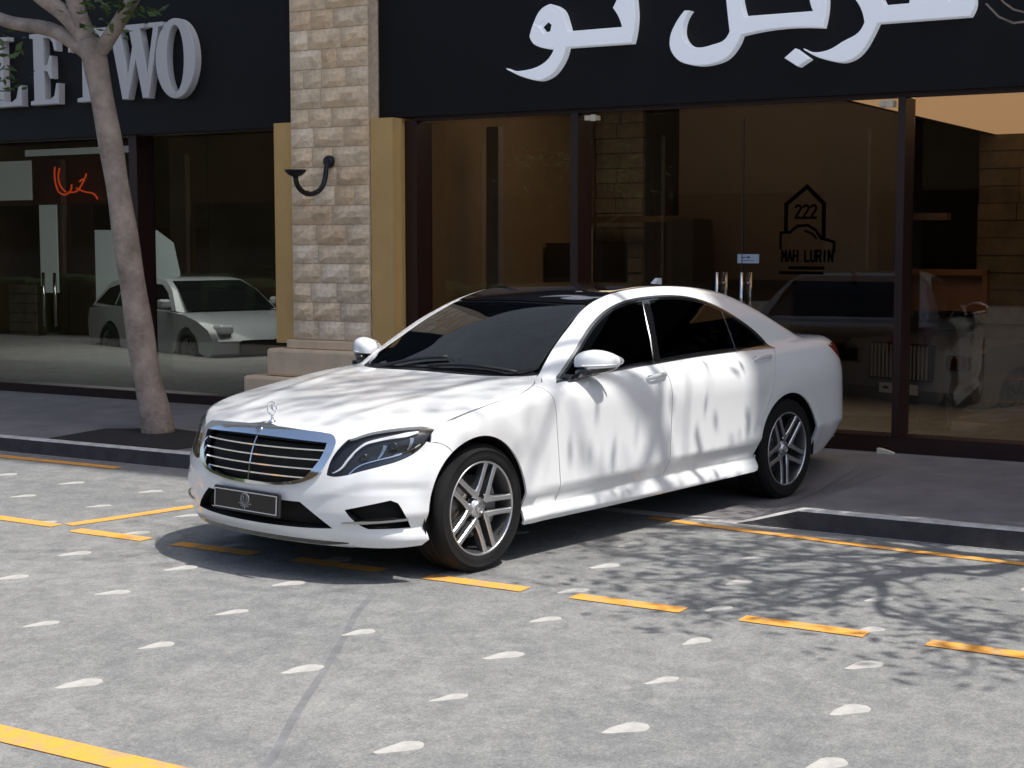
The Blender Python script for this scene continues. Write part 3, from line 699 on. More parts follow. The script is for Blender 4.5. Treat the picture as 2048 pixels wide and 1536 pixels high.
# headlights: dark housing, light guides, clear cover
def headlight(sg):
    q = (lambda d: d) if sg > 0 else mir
    h = panel('headlight', [q(fr['headlight'])], lamp_dark, car, off=-.030, flange=0)
    C2 = Chart((.75, .66, 0), (-.66, .75, 0), (0, 0, 1))
    C2.stroke('guide', [(.744, .537, .585), (.721, .570, .606), (.685, .601, .662), (.649, .633, .710), (.621, .660, .738), (.583, .703, .756), (.541, .744, .769), (.474, .80, .783), (.41, .842, .797)], [.004, .009, .011, .010, .011, .013, .014, .018, .024, .010])
    C2.stroke('lower', [(.707, .622, .582), (.673, .656, .622), (.608, .728, .655), (.544, .787, .674), (.476, .835, .696), (.418, .866, .727)], .006)
    C2.stroke('divider', [(.602, .733, .663), (.578, .746, .695), (.565, .75, .728)], [.006, .014, .020])
    C2.stroke('divider2', [(.47, .82, .70), (.45, .83, .735), (.445, .83, .765)], [.008, .016, .020])
    C2.region('under', [(.735, .55, .572), (.705, .625, .581), (.673, .656, .615), (.608, .728, .648), (.544, .787, .667), (.476, .835, .689), (.43, .86, .70), (.47, .84, .678), (.52, .815, .652), (.60, .75, .624), (.67, .68, .60), (.715, .61, .577)], corner=60)
    c = C2.solve(.02)
    for k, nm, mt, of in (('guide', 'light_guide', lamp_white, -.016), ('lower', 'trim_line', chrome, -.016), ('divider', 'lamp_fin', satin, -.016), ('divider2', 'lamp_fin', satin, -.016), ('under', 'lamp_blade', black_gloss, -.02)):
        if k in c: panel(nm, [q(c[k])], mt, h, off=of, flange=.01)
    for (x, y, z, r) in ((.642, .667, .672, .022), (.540, .785, .722, .026)):
        X = on_front([(x, y, z)], off=-.026)[0]; n = grad(X[None])[0]
        if sg < 0: X = X*np.array([1, -1, 1]); n = n*np.array([1, -1, 1])
        n = np.array((.95, .25*sg, .05)); n /= np.linalg.norm(n)
        M = Matrix.Translation(X) @ Vector(n).to_track_quat('Z', 'Y').to_matrix().to_4x4()
        m = MB(); m.lathe([(.0, .004), (r*.55, .010), (r*.62, .006), (r*.9, .012), (r, .012), (r, -.01)], 24, 'z'); me = m.mesh('lamp_lens', black_gloss); me.transform(M); link('lamp_lens', me, h)
    panel('lamp_cover', [q(fr['headlight'])], lamp_clear, h, off=.001, flange=0)
headlight(1); headlight(-1)

# ---- flank patchwork (left), mirrored for the right
S = Chart((0, .90, .436), (-1, 0, 0), (0, -.436, .90))
tailx = [(-3.72, .66, 1.09), (-3.95, .715, 1.085), (-4.18, .74, 1.07), (-4.31, .72, 1.05)]
roofline = [(-.705, .712, 1.0), (-.78, .685, 1.045), (-.96, .642, 1.16), (-1.15, .60, 1.265), (-1.32, .565, 1.352), (-1.42, .548, 1.388), (-1.54, .538, 1.42), (-1.74, .53, 1.45), (-2.0, .525, 1.468), (-2.4, .522, 1.462), (-2.7, .522, 1.425), (-2.95, .53, 1.37), (-3.3, .565, 1.23), (-3.6, .63, 1.12)]
archF_rest = part_of(ARCH_F2, lambda p: p[2] > .225)
archR_all = part_of(ARCH_R, lambda p: p[2] > (.245 if p[0] > -WB else .30))
side_top = [tuple(archF_rest[0]), (.31, .91, .722), (.37, .89, .733), (.36, .88, .775)] + HOODCUT
S.region('quarter_panel', side_top + roofline[1:] + tailx + [(-4.335, .70, .95), (-4.36, .68, .80), (-4.365, .68, .60), (-4.34, .69, .45), (-4.27, .74, .39), (-4.12, .84, .335), (-3.9, .905, .318), (-3.62, .92, .305)] +
         archR_all[::-1] + [(-2.72, .935, .238), (-1.79, .93, .226), (-1.02, .925, .214), (-.335, .925, .212)] + archF_rest[::-1][:-1], corner=35)
SHUT = [(-.33, .93, .303), (-.64, .92, .310), (-1.1, .92, .321), (-1.53, .92, .330), (-2.2, .92, .338), (-2.78, .925, .343)]
GAPF = [(-.50, .84, .965), (-.555, .90, .93), (-.582, .935, .86), (-.60, .942, .75), (-.618, .945, .60), (-.63, .935, .40), (-.632, .92, .310)]
GAPB = [(-1.690, .845, 1.03), (-1.712, .905, .95), (-1.722, .94, .86), (-1.722, .948, .70), (-1.708, .948, .50), (-1.695, .92, .333)]
GAPR = [(-3.085, .845, 1.035), (-3.02, .885, .98), (-2.965, .925, .90), (-2.90, .945, .76), (-2.82, .948, .64), (-2.76, .948, .55)]
FEND = side_top[:-1] + [(-.655, .78, .985), (-.60, .83, .975)] + GAPF[1:] + [(-.33, .93, .303)] + archF_rest[::-1][2:-1]
S.region('fender', FEND, corner=35)
DLO = [(-.68, .865, .963), (-.80, .835, 1.03), (-.98, .765, 1.125), (-1.23, .69, 1.268), (-1.40, .655, 1.338), (-1.55, .637, 1.378), (-1.72, .628, 1.405), (-1.94, .62, 1.418), (-2.17, .62, 1.418), (-2.38, .632, 1.398), (-2.62, .672, 1.337), (-2.83, .727, 1.237), (-3.0, .785, 1.125), (-3.095, .842, 1.034), (-2.80, .838, 1.04), (-2.42, .845, 1.038), (-2.06, .85, 1.03), (-1.67, .858, 1.014), (-1.30, .863, .998), (-.95, .868, .98)]
fdoor = [(-.665, .868, .962)] + GAPF[1:] + SHUT[1:4] + [GAPB[-1]] + GAPB[::-1][1:] + [(-1.30, .866, .994), (-.95, .872, .976)]
S.region('front_door', fdoor, corner=30)
rdoor = [GAPB[0]] + GAPB[1:] + [(-2.2, .92, .338), (-2.70, .922, .343)] + part_of(ARCH_R, lambda p: p[0] > -2.79 and p[2] > .35)[:12] + GAPR[::-1] + [(-2.80, .842, 1.036), (-2.42, .849, 1.034), (-2.06, .854, 1.026)]
S.region('rear_door', rdoor, corner=30)
S.region(None, SHUT + [(-2.80, .935, .17), (-1.79, .93, .17), (-1.02, .925, .17), (-.28, .925, .17)], corner=2)
d2 = S.region('window_trim', DLO, corner=48)
inn = inset(d2, .016); S.region('window_seal', inn, flat=True, smooth=False)
pin = inset(d2, .030)
bA = S.to2([(-1.835, .635, 1.40), (-1.668, .85, 1.02)]); bB = S.to2([(-1.905, .635, 1.40), (-1.735, .85, 1.02)]); qA = S.to2([(-2.655, .695, 1.30), (-2.625, .845, 1.03)])
def half(L, ab, sgn, w=0.0):
    t = (ab[1]-ab[0])/np.linalg.norm(ab[1]-ab[0]); n = np.array([-t[1], t[0]]); n = n if n[0] > 0 else -n      # n points to the rear
    return clip_poly(L, ab[0] + n*w*sgn, n*sgn)
S.region('front_pane', half(pin, bA, -1), flat=True, smooth=False)
rr = half(pin, bB, 1)
S.region('rear_pane', half(rr, qA, -1, .009), flat=True, smooth=False)
S.region('quarter_pane', half(rr, qA, 1, .009), flat=True, smooth=False)
S.stroke('pillar_strip', bA + np.array([[-.004, 0], [-.004, 0]]), .005, flat=True, smooth=False)
S.stroke('quarter_strip', qA, .005, flat=True, smooth=False)
for g in (GAPF, GAPB, GAPR): S.stroke(None, g, .0055)
S.stroke(None, HOODCUT, .002); S.stroke(None, [SPLIT, (.31, .91, .722), (.362, .892, .735)], .002)
S.stroke(None, SHUT, .005)
S.stroke(None, [(-.60, .83, .975), (-.655, .79, .984), (-.69, .755, .99)], .004)
sd = S.solve(.028)
Q = Chart((0, 1, 0), (-1, 0, 0), (0, 0, 1), far=2.0, depth=1.6, n=100)
Q.region('sill', [(x, y, z - .004) for x, y, z in SHUT] + [(-2.745, .93, .27), (-2.725, .93, .248), (-2.69, .93, .240), (-1.79, .93, .226), (-1.02, .925, .214), (-.325, .925, .212), (-.322, .925, .26)], corner=2)
sd['sill'] = Q.solve(.02)['sill']
def side(sg):
    q = (lambda d: d) if sg > 0 else mir
    A = [q(sd['quarter_panel'])]
    panel('quarter_panel', A, paint, car); panel('front_fender', [q(sd['fender'])], paint, car); panel('side_sill', [q(sd['sill'])], paint, car)
    fd = panel('front_door', [q(sd['front_door'])], paint, car); rd = panel('rear_door', [q(sd['rear_door'])], paint, car)
    panel('window_trim', [q(sd['window_trim'])], satin, car, off=.004, flange=.02)
    panel('window_seal', [q(sd['window_seal'])], black_gloss, car, off=-.001, flange=.02)
    for k_ in ('pillar_strip', 'quarter_strip'): panel('pillar_strip', [q(sd[k_])], satin, car, off=.002, flange=.004)
    panel('door_window', [q(sd['front_pane'])], tint_side, fd, off=-.004, flange=0)
    panel('door_window', [q(sd['rear_pane'])], tint_side, rd, off=-.004, flange=0)
    panel('quarter_window', [q(sd['quarter_pane'])], tint_side, car, off=-.004, flange=0)
    for par, x0, z0, x1, z1 in ((fd, -1.475, .935, -1.69, .945), (rd, -2.735, .978, -2.955, .985)):
        X = onside([(x, 0, z) for x, z in zip(np.linspace(x0, x1, 13), np.linspace(z0, z1, 13))]); N = grad(X)
        m = MB(); t = np.linspace(-1, 1, 13); ctr = X + N*(.030*np.sqrt(np.clip(1-t**4, 0, 1)))[:, None]
        ring = []; n = 10
        for i in range(13):
            hh = .016 - .004*abs(t[i])**3; ww = .010
            for k in range(n):
                a = 2*math.pi*k/n; ring.append(ctr[i] + N[i]*ww*math.cos(a) + np.array((0, 0, 1))*hh*math.sin(a))
        fs = [(i*n+k, i*n+(k+1) % n, (i+1)*n+(k+1) % n, (i+1)*n+k) for i in range(12) for k in range(n)] + [tuple(range(n))[::-1], tuple(12*n+k for k in range(n))]
        m.add(ring, fs, 0, True)
        # flat dark strip above, painting the shadow behind the handle
        gap_shade = [X[i] + N[i]*.0015 + np.array((0, 0, 1))*(dz) for i in range(1, 12) for dz in (.012, .022)]
        m.add(gap_shade, [(2*i, 2*i+2, 2*i+3, 2*i+1) for i in range(10)], 1)
        o = m.build('door_handle', [paint, black_matt], par)
        if sg < 0: o.data.transform(Matrix.Scale(-1, 4, (0, 1, 0))); o.data.flip_normals()
    return fd, rd
fdL, rdL = side(1); fdR, rdR = side(-1)

# ---- seen from above: bonnet, windscreen, roof, rear window, boot lid
T = Chart((0, 0, 1), (1, 0, 0), (0, 1, 0), far=2.5, depth=2.4, n=100)
def sym(L): L = list(L); return L + [(x, -y, z) for x, y, z in L[::-1] if abs(y) > 1e-6]
T.region('bonnet', sym(GR_TOP + HL_TOP + HOODCUT[1:] + HOODREAR[1:]), corner=35)
WB_ = [(x - .012, y*.995 if y > .6 else y, z) for x, y, z in HOODREAR][::-1]
T.region('cowl', sym(WB_ + [(-.72, .69, 1.03), (-.70, .60, 1.03), (-.64, .5, 1.03), (-.57, .3, 1.03), (-.54, 0, 1.03)]), corner=40)
WS = [(-.515, 0, 1.0), (-.53, .24, 1.0), (-.565, .41, 1.0), (-.62, .55, 1.0), (-.70, .655, 1.0), (-.745, .683, 1.03), (-.96, .630, 1.16), (-1.15, .588, 1.265), (-1.32, .553, 1.352), (-1.395, .53, 1.388), (-1.375, .45, 1.39), (-1.345, .25, 1.39), (-1.335, 0, 1.39)]
ws2 = T.region('screen_edge', sym(WS), corner=40)
T.region('windscreen', inset(ws2, .022), flat=True, smooth=False)
RG = [(-1.345, 0, 1.4), (-1.355, .25, 1.4), (-1.385, .45, 1.4), (-1.41, .535, 1.4), (-1.54, .532, 1.42), (-1.74, .524, 1.45), (-2.0, .519, 1.468), (-2.4, .516, 1.462), (-2.68, .514, 1.43), (-2.78, .49, 1.43), (-2.85, 0, 1.44)]
T.region('roof_panel', sym(RG), corner=40)
RW = [(-2.865, 0, 1.43), (-2.80, .49, 1.42), (-2.76, .515, 1.42), (-2.95, .522, 1.37), (-3.3, .556, 1.23), (-3.58, .62, 1.12), (-3.70, .60, 1.1), (-3.76, .3, 1.1), (-3.775, 0, 1.1)]
T.region('rear_window', sym(RW), corner=40)
T.region('boot_lid', sym([(-3.79, 0, 1.1), (-3.775, .3, 1.1), (-3.72, .61, 1.1), (-3.73, .645, 1.09), (-3.95, .70, 1.085), (-4.18, .725, 1.07), (-4.30, .705, 1.05), (-4.335, .5, 1.05), (-4.345, 0, 1.05)]), corner=40)
T.stroke(None, sym(HOODREAR[::-1])[len(HOODREAR):] + [], .004) if False else None
for sg in (1, -1): T.stroke(None, [(x, y*sg, z) for x, y, z in HOODCUT], .003)
tp = T.solve(.025)
bon = panel('bonnet', [tp['bonnet']], paint, car, flange=.02)
panel('cowl', [tp['cowl']], black_matt, car, off=-.012, flange=0)
panel('screen_edge', [tp['screen_edge']], black_gloss, car, off=-.003, flange=.02)
wsc = panel('windscreen', [tp['windscreen']], tint_front, car, off=-.003, flange=0)
panel('roof_panel', [tp['roof_panel']], roof_glass, car, flange=.02)
panel('rear_window', [tp['rear_window']], tint_side, car, off=-.003, flange=.02)
panel('boot_lid', [tp['boot_lid']], paint, car, flange=.02)
# ---- tail
R_ = Chart((-1, 0, 0), (0, -1, 0), (0, 0, 1), far=6.0, depth=2.5, n=120)
R_.region('rear_bumper', [(0, .78, .70), (0, .70, .33), (0, -.70, .33), (0, -.78, .70), (0, -.74, .70)] [:0] or [(0, .715, 1.045), (0, .70, .95), (0, .68, .80), (0, .68, .60), (0, .69, .45), (0, .66, .30), (0, -.66, .30), (0, -.69, .45), (0, -.68, .60), (0, -.68, .80), (0, -.70, .95), (0, -.715, 1.045)], smooth=False)
R_.region('plate_recess', [(0, .28, .90), (0, .28, .76), (0, -.28, .76), (0, -.28, .90)], smooth=False)
tl = R_.solve(.03)
panel('rear_bumper', [tl['rear_bumper']], paint, car); panel('plate_recess', [tl['plate_recess']], black_matt, car, off=-.02, flange=0)
L_ = Chart((-.6, .8, 0), (-.8, -.6, 0), (0, 0, 1), far=6.0, depth=4.0, n=160)
L_.region('tail_lamp', [(-3.83, .84, 1.02), (-4.0, .82, 1.035), (-4.10, .80, 1.03), (-4.24, .765, 1.0), (-4.35, .66, .95), (-4.37, .62, .86), (-4.36, .66, .80), (-4.32, .745, .80), (-4.20, .82, .83), (-4.06, .86, .89), (-3.93, .865, .96)], corner=60)
tm = L_.solve(.025)
for d in (tm['tail_lamp'], mir(tm['tail_lamp'])): panel('tail_lamp', [d], [red_lamp], car, off=.004, flange=.015)
# ---- dark shell inside the panel gaps, wheel wells, floor
m = MB()
sh = []
for src in ((fr['bumper'], 1), (fr['headlight'], 1), (sd['fender'], 1), (sd['front_door'], 1), (sd['rear_door'], 1), (sd['sill'], 1), (sd['quarter_panel'], 1)):
    sh += [src[0], mir(src[0])]
panel('inner_shell', sh + [tp['bonnet'], tp['boot_lid']], inner_dark, car, off=-.05, flange=0)
m = MB()
for cx in (.03, -WB+.01):
    for sg in (1, -1):
        pr = [(cx + .40*math.cos(t), .35 + .40*math.sin(t)) for t in np.linspace(-.22, math.pi+.22, 20)]
        vs = [(x, sg*y, z) for x, z in pr for y in (.93 if False else .90, .55)]
        m.add(vs, [(2*i, 2*i+1, 2*i+3, 2*i+2) for i in range(19)], 0, True)
        m.add([(x, sg*.55, z) for x, z in pr], [tuple(range(20))])
m.box(-4.1, .66, -.52, .52, .205, .26); m.box(-2.70, -.45, -.86, .86, .215, .26); m.box(-4.10, -3.6, -.5, .5, .30, .34)
m.build('underbody', inner_dark, car)
# ---- cabin
def seat(x, y, w=.50):
    s_ = empty('seat'); s_.parent = car
    m = MB(); m.box(x-.26, x+.27, y-w/2, y+w/2, .42, .58, bev=.05); m.build('cushion', leather, s_)
    m = MB(); m.box(-.07, .07, -w/2, w/2, 0, .60, bev=.06); me = m.mesh('backrest', leather); me.transform(Matrix.Translation((x-.27, y, .55)) @ Matrix.Rotation(-.35, 4, 'Y')); link('backrest', me, s_)
    m = MB(); m.box(-.05, .05, -.14, .14, .62, .80, bev=.04); me = m.mesh('headrest', leather); me.transform(Matrix.Translation((x-.27, y, .55)) @ Matrix.Rotation(-.30, 4, 'Y')); link('headrest', me, s_)
for x in (-1.55, -2.65):
    for y in (.38, -.38): seat(x, y)
m = MB(); m.box(-1.18, -.66, -.70, .70, .72, .965, bev=.06); m.box(-2.0, -1.0, -.12, .12, .42, .68, bev=.04); m.build('dashboard', mat('dashboard_grey', (.03, .028, .027), rough=.6), car)
m = MB(); pts = [(0, .185*math.cos(t), .185*math.sin(t)) for t in np.linspace(0, 2*math.pi, 33)]; m.tube(pts, .016, 8, cap=False); m.box(-.02, .02, -.17, .17, -.02, .03); m.box(-.02, .03, -.06, .06, -.06, .06, bev=.015)
me = m.mesh('steering_wheel', leather); me.transform(Matrix.Translation((-1.22, .38, .93)) @ Matrix.Rotation(.42, 4, 'Y')); link('steering_wheel', me, car)
m = MB(); m.box(-.02, .02, -.13, .13, -.035, .035, bev=.018); me = m.mesh('cabin_mirror', black_matt); me.transform(Matrix.Translation((-1.20, 0, 1.285))); link('cabin_mirror', me, car)
# ---- wipers
for yy, y1, x1, sg in ((.05, .62, -.70, 1), (-.40, .12, -.62, 1)):
    m = MB(); X = []
    for t in np.linspace(0, 1, 12):
        X.append((-.50 - .02*t + (x1+.50)*t*.6, yy + (y1-yy)*t, 0))
    O = np.array([(p[0], p[1], 2.2) for p in X]); H, ok = hit(O, (0, 0, -1), 0, 2, n=90); H = H + np.array((0, 0, 1))*.018
    m.tube([tuple(h) for h in H], [.011]*12, 6); m.build('wiper', black_matt, car)
# ---- door mirrors
def door_mirror(sg):
    def sq(c, ax, n1=26, n2=14, e=(.75, .8), cut=None):
        vs, fs = [], []
        f = lambda w, p: math.copysign(abs(w)**p, w)
        for i in range(n2+1):
            v = -math.pi/2 + math.pi*i/n2
            for k in range(n1):
                u = 2*math.pi*k/n1
                vs.append((c[0]+ax[0]*f(math.cos(v), e[1])*f(math.cos(u), e[0]), c[1]+ax[1]*f(math.cos(v), e[1])*f(math.sin(u), e[0]), c[2]+ax[2]*f(math.sin(v), e[1])))
        for i in range(n2):
            for k in range(n1): fs.append((i*n1+k, i*n1+(k+1) % n1, (i+1)*n1+(k+1) % n1, (i+1)*n1+k))
        return vs, fs
    c = (-.94, .945, 1.074)
    def warp(v):
        y = (v[1]-c[1])/.115
        x = v[0] - .045*max(y, -1)**2*(1 if y > 0 else .3) - .03*y; z = v[2]
        if z > c[2]: z = c[2] + (z-c[2])*(1.0 - .32*max(0, y)**1.5 + .05*min(y, 0))
        else: z = c[2] + (z-c[2])*(1.0 - .1*y)
        return (x, v[1]*1.0, z + .006*y)
    root = empty('door_mirror'); root.parent = car
    v, f = sq(c, (.075, .115, .072)); v = [warp(p) for p in v]; m = MB()
    zc = c[2]-.028
    up = [q for q in f if np.mean([v[i][2] for i in q]) > zc]; dn = [q for q in f if np.mean([v[i][2] for i in q]) <= zc]
    m.add(v, up, 0, True); o1 = m.build('mirror_shell', paint, root)
    m = MB(); m.add([(p[0], p[1], p[2]*.985 + c[2]*.015 - .002) for p in v], dn, 0, True)
    m.tube([(-.86, .88, 1.0), (-.88, .925, 1.02), (-.925, .965, 1.04)], [.030, .026, .030], 10)
    m.box(-.92, -.78, .835, .895, .975, 1.008, bev=.01)
    o2 = m.build('mirror_base', black_gloss, root)
    m = MB(); L = []
    for t in np.linspace(-.3, 1.35, 22): L.append((c[0] + .078*math.cos(t) - (.045*max(0, math.sin(t))**2 + .03*math.sin(t)), c[1] + .116*math.sin(t), c[2]-.018 + .006*math.sin(t)))
    m.tube(L, .0055, 6); o3 = m.build('turn_signal', lamp_white, root)
    m = MB(); vs = [warp((c[0]-.060, c[1]+.105*math.cos(t), c[2]+.055*math.sin(t))) for t in np.linspace(0, 2*math.pi, 24, endpoint=False)]; m.add([(p[0]-.018, p[1], p[2]) for p in vs], [tuple(range(24))]); o4 = m.build('mirror_glass', chrome, root)
    if sg < 0:
        for o in (o1, o2, o3, o4): o.data.transform(Matrix.Scale(-1, 4, (0, 1, 0))); o.data.flip_normals()
door_mirror(1); door_mirror(-1)
# ---- roof antenna, bonnet star, badge
m = MB(); m.prism([(-.075, 0), (.075, 0), (.02, .022), (-.045, .062), (-.07, .062)], (-2.86, .018, 1.445), (1, 0, 0), (0, 0, 1), (0, -.036, 0)); m.build('roof_antenna', paint, car)
star = empty('bonnet_star'); star.parent = car
m = MB(); c = Vector((.668, 0, .872)); r = .036
m.tube([(c.x-.12*r*math.sin(t)*0, c.y + r*math.cos(t), c.z + r*math.sin(t)) for t in np.linspace(0, 2*math.pi, 37)], .0032, 8, cap=False); m.build('star_ring', chrome, star)
m = MB()
for k in range(3):
    a = math.radians(90+120*k); e = Vector((0, math.cos(a), math.sin(a))); p = Vector((0, -e.z, e.y))
    m.add([c+p*.006, c-p*.006, c+e*r, c+Vector((.004, 0, 0)), c-Vector((.004, 0, 0))], [(0, 2, 3), (2, 1, 3), (0, 4, 2), (1, 2, 4), (0, 3, 4), (3, 1, 4)])
m.build('star_points', chrome, star)
m = MB(); m.lathe([(.020, .800), (.019, .808), (.008, .812), (.0045, .838), (0, .838)], 16, 'z', (c.x, 0, 0)); m.build('star_foot', chrome, star)
m = MB(); X = on_front([(.7, 0, .762)], (1, 0, 0))[0]; n = Vector((.75, 0, .6)).normalized(); me0 = MB(); me0.lathe([(0, .004), (.020, .003), (.024, 0), (.024, -.01)], 24, 'z'); me = me0.mesh('grille_badge', satin); me.transform(Matrix.Translation(Vector(X)+n*.015) @ n.to_track_quat('Z', 'Y').to_matrix().to_4x4()); link('grille_badge', me, car)
# ---- number plate
plate = empty('number_plate', (.868, .010, .398)); plate.parent = car; plate.rotation_euler = (0, math.radians(-3), 0)
m = MB(); m.box(-.02, 0, -.264, .264, -.064, .064, bev=.008); m.build('plate_frame', black_matt, plate)
m = MB(); m.box(0, .004, -.256, .256, -.054, .054); m.build('plate_board', mat('plate_black', (.012, .010, .010), rough=.3), plate)
m = MB(); e = .0045
for (a, b, c_, d) in ((-.25, .25, .046, .046+e), (-.25, .25, -.046-e, -.046), (-.25, -.25+e, -.046, .046), (.25-e, .25, -.046, .046)): m.box(.0042, .0055, a, b, c_, d)
m.build('plate_border', mat('plate_white', (.7, .7, .7), rough=.4), plate)
m = MB(); g = .006
m.tube([(g, .034*math.cos(t), .012+.030*math.sin(t)) for t in np.linspace(.3, 2*math.pi+.3, 25)], .0016, 5, cap=False)
m.tube([(g, .026*math.cos(t), .012+.022*math.sin(t)) for t in np.linspace(.3, 2*math.pi+.3, 25)], .0012, 5, cap=False)
for s_ in (-1, 1):
    m.tube([(g, s_*.010, .026), (g, s_*.014, .010), (g, s_*.004, .004), (g, s_*.012, -.004)], .0014, 5)
    m.tube([(g, 0, -.026), (g, s_*.020, -.020), (g, s_*.042, -.010), (g, s_*.052, -.016)], .0016, 5)
    m.tube([(g, 0, -.034), (g, s_*.018, -.028), (g, s_*.034, -.024)], .0014, 5)
m.tube([(g, 0, -.026), (g, 0, -.044)], .002, 5)
m.build('plate_crest', mat('crest_grey', (.42, .42, .43), rough=.4), plate)
# ---- wheels
tyre_m = mat('tyre_rubber', (.0022, .0022, .0025), rough=.9, var=.25, vscale=9)
rim_face = mat('machined_alloy', (.66, .67, .68), rough=.34, metal=.92)
rim_grey = mat('alloy_grey', (.16, .165, .17), rough=.38, metal=.8)
disc_m = mat('brake_disc', (.22, .21, .20), rough=.4, metal=.9)
def wheel(x, sg, yout, turn):
    w = empty('wheel', (x, sg*(yout-.138), .345)); w.parent = car
    q = lambda o: (o.data.transform(Matrix.Scale(-1, 4, (0, 1, 0))), o.data.flip_normals()) if sg < 0 else None
    m = MB(); R = .345
    prof = [(.245, -.10), (.262, -.115), (.300, -.123), (.326, -.117), (.339, -.100), (R, -.085)]
    for yy in (-.05, 0, .05): prof += [(R, yy-.006), (R-.008, yy-.005), (R-.008, yy+.005), (R, yy+.006)]
    prof += [(R, .085), (.340, .100), (.328, .113), (.316, .119), (.3145, .1215), (.3105, .1215), (.309, .119), (.285, .122), (.262, .118), (.250, .108), (.244, .100)]
    m.lathe(prof, 64); q(m.build('tyre', tyre_m, w))
    m = MB(); m.lathe([(.244, .098), (.2555, .112), (.2535, .1165), (.2470, .1165), (.2440, .112), (.240, .10), (.232, .07), (.226, .02), (.222, -.10)], 64); o = m.build('rim', [rim_face, rim_grey], w)
    for p in o.data.polygons:
        r_ = math.hypot(p.center.x, p.center.z); p.material_index = 0 if r_ > .2425 else 1
    q(o)
    for k in range(5):
        th = math.radians(turn + 72*k); m = MB()
        e = Vector((math.cos(th), 0, math.sin(th))); p = Vector((-math.sin(th), 0, math.cos(th)))
        for s_ in (-1, 1):
            st = [(.040, .047, .046, .092), (.075, .043, .038, .098), (.11, .0385, .031, .102), (.16, .037, .0285, .106), (.21, .037, .029, .110), (.246, .038, .034, .113)]
            vs = []
            for r_, of, wd, yy in st:
                c_ = e*r_ + p*of*s_
                for (dw, dy) in ((-.5, -.045), (-.5, -.005), (-.34, 0), (.34, 0), (.5, -.005), (.5, -.045)): vs.append(c_ + p*wd*dw + Vector((0, yy+dy, 0)))
            n = 6; fA, fB = [], []
            for i in range(len(st)-1):
                for j in range(n):
                    f_ = (i*n+j, (i+1)*n+j, (i+1)*n+(j+1) % n, i*n+(j+1) % n); (fA if j in (1, 2, 3) else fB).append(f_)
            b0 = len(m.v); m.add(vs, fA, 0); m.add([], [], 0)
            for f_ in fB: m.f.append(tuple(b0+i for i in f_)); m.mi.append(1); m.sm.append(False)
        o = m.build('spoke', [rim_face, rim_grey], w); o.data.update(); bm = bmesh.new(); bm.from_mesh(o.data); bmesh.ops.recalc_face_normals(bm, faces=bm.faces[:]); bm.to_mesh(o.data); bm.free(); q(o)
        # lug bolt between the pairs
        m = MB(); tb = th + math.radians(36); m.lathe([(0, .090), (.009, .090), (.010, .070)], 10, 'y', (.056*math.cos(tb), 0, .056*math.sin(tb))); q(m.build('wheel_bolt', black_matt, w))
    m = MB(); m.lathe([(0, .0965), (.030, .096), (.035, .093), (.037, .089), (.052, .088), (.058, .080), (.058, .05)], 40); q(m.build('hub', [rim_face], w))
    m = MB(); m.lathe([(.029, .0995), (.032, .0995), (.032, .094), (.029, .094)], 32, closed=True)
    for k in range(3):
        a = math.radians(90+120*k); d = Vector((math.cos(a), 0, math.sin(a))); pp = Vector((-d.z, 0, d.x)); y_ = Vector((0, .0975, 0))
        m.add([y_+pp*.004, y_-pp*.004, y_+d*.028, y_+Vector((0, .003, 0))], [(0, 3, 2), (1, 2, 3), (0, 2, 1)])
    q(m.build('hub_star', satin, w))
    m = MB(); m.lathe([(0, .02), (.085, .03), (.09, .012), (.172, .012), (.172, -.012), (0, -.012)], 40); q(m.build('brake_disc', disc_m, w))
    m = MB(); pl = [(.10*math.cos(t), .10*math.sin(t)) for t in np.linspace(-.6, .6, 9)] + [(.185*math.cos(t), .185*math.sin(t)) for t in np.linspace(.6, -.6, 9)]
    sx = -1 if x > -1 else 1
    m.prism([(u*sx, v) for u, v in pl], (0, .045, 0), (1, 0, 0), (0, 0, 1), (0, -.07, 0)); q(m.build('brake_caliper', mat('caliper_grey', (.30, .30, .31), rough=.35, metal=.6), w))
    if sg > 0 and x > -1:
        cu = bpy.data.curves.new('rim_text', 'FONT'); cu.body = 'AMG'; cu.size = .034; cu.align_x = 'CENTER'; cu.align_y = 'CENTER'; cu.extrude = .0012
        to = bpy.data.objects.new('tmp', cu); COL.objects.link(to); dg = bpy.context.evaluated_depsgraph_get(); me = bpy.data.meshes.new_from_object(to.evaluated_get(dg)); bpy.data.objects.remove(to)
        a = math.radians(-143); ca = Vector((math.cos(a), 0, math.sin(a)))
        # letters run along the rim barrel, reading from outside the car
        bx = Vector((math.sin(a), 0, -math.cos(a))); nz = (Vector((0, .75, 0)) - ca*.66).normalized(); by = nz.cross(bx)
        M = Matrix(((bx.x, by.x, nz.x, 0), (bx.y, by.y, nz.y, 0), (bx.z, by.z, nz.z, 0), (0, 0, 0, 1)))
        me.transform(Matrix.Translation(ca*.234 + Vector((0, .092, 0))) @ M @ Matrix.Scale(-1 if False else 1, 4)); me.materials.append(black_matt); link('rim_letters', me, w)
for x, sg, yo, tn in ((0.0, 1, .935, 37), (0.0, -1, .935, 30), (-WB, 1, .940, 58), (-WB, -1, .940, 10)): wheel(x, sg, yo, tn)
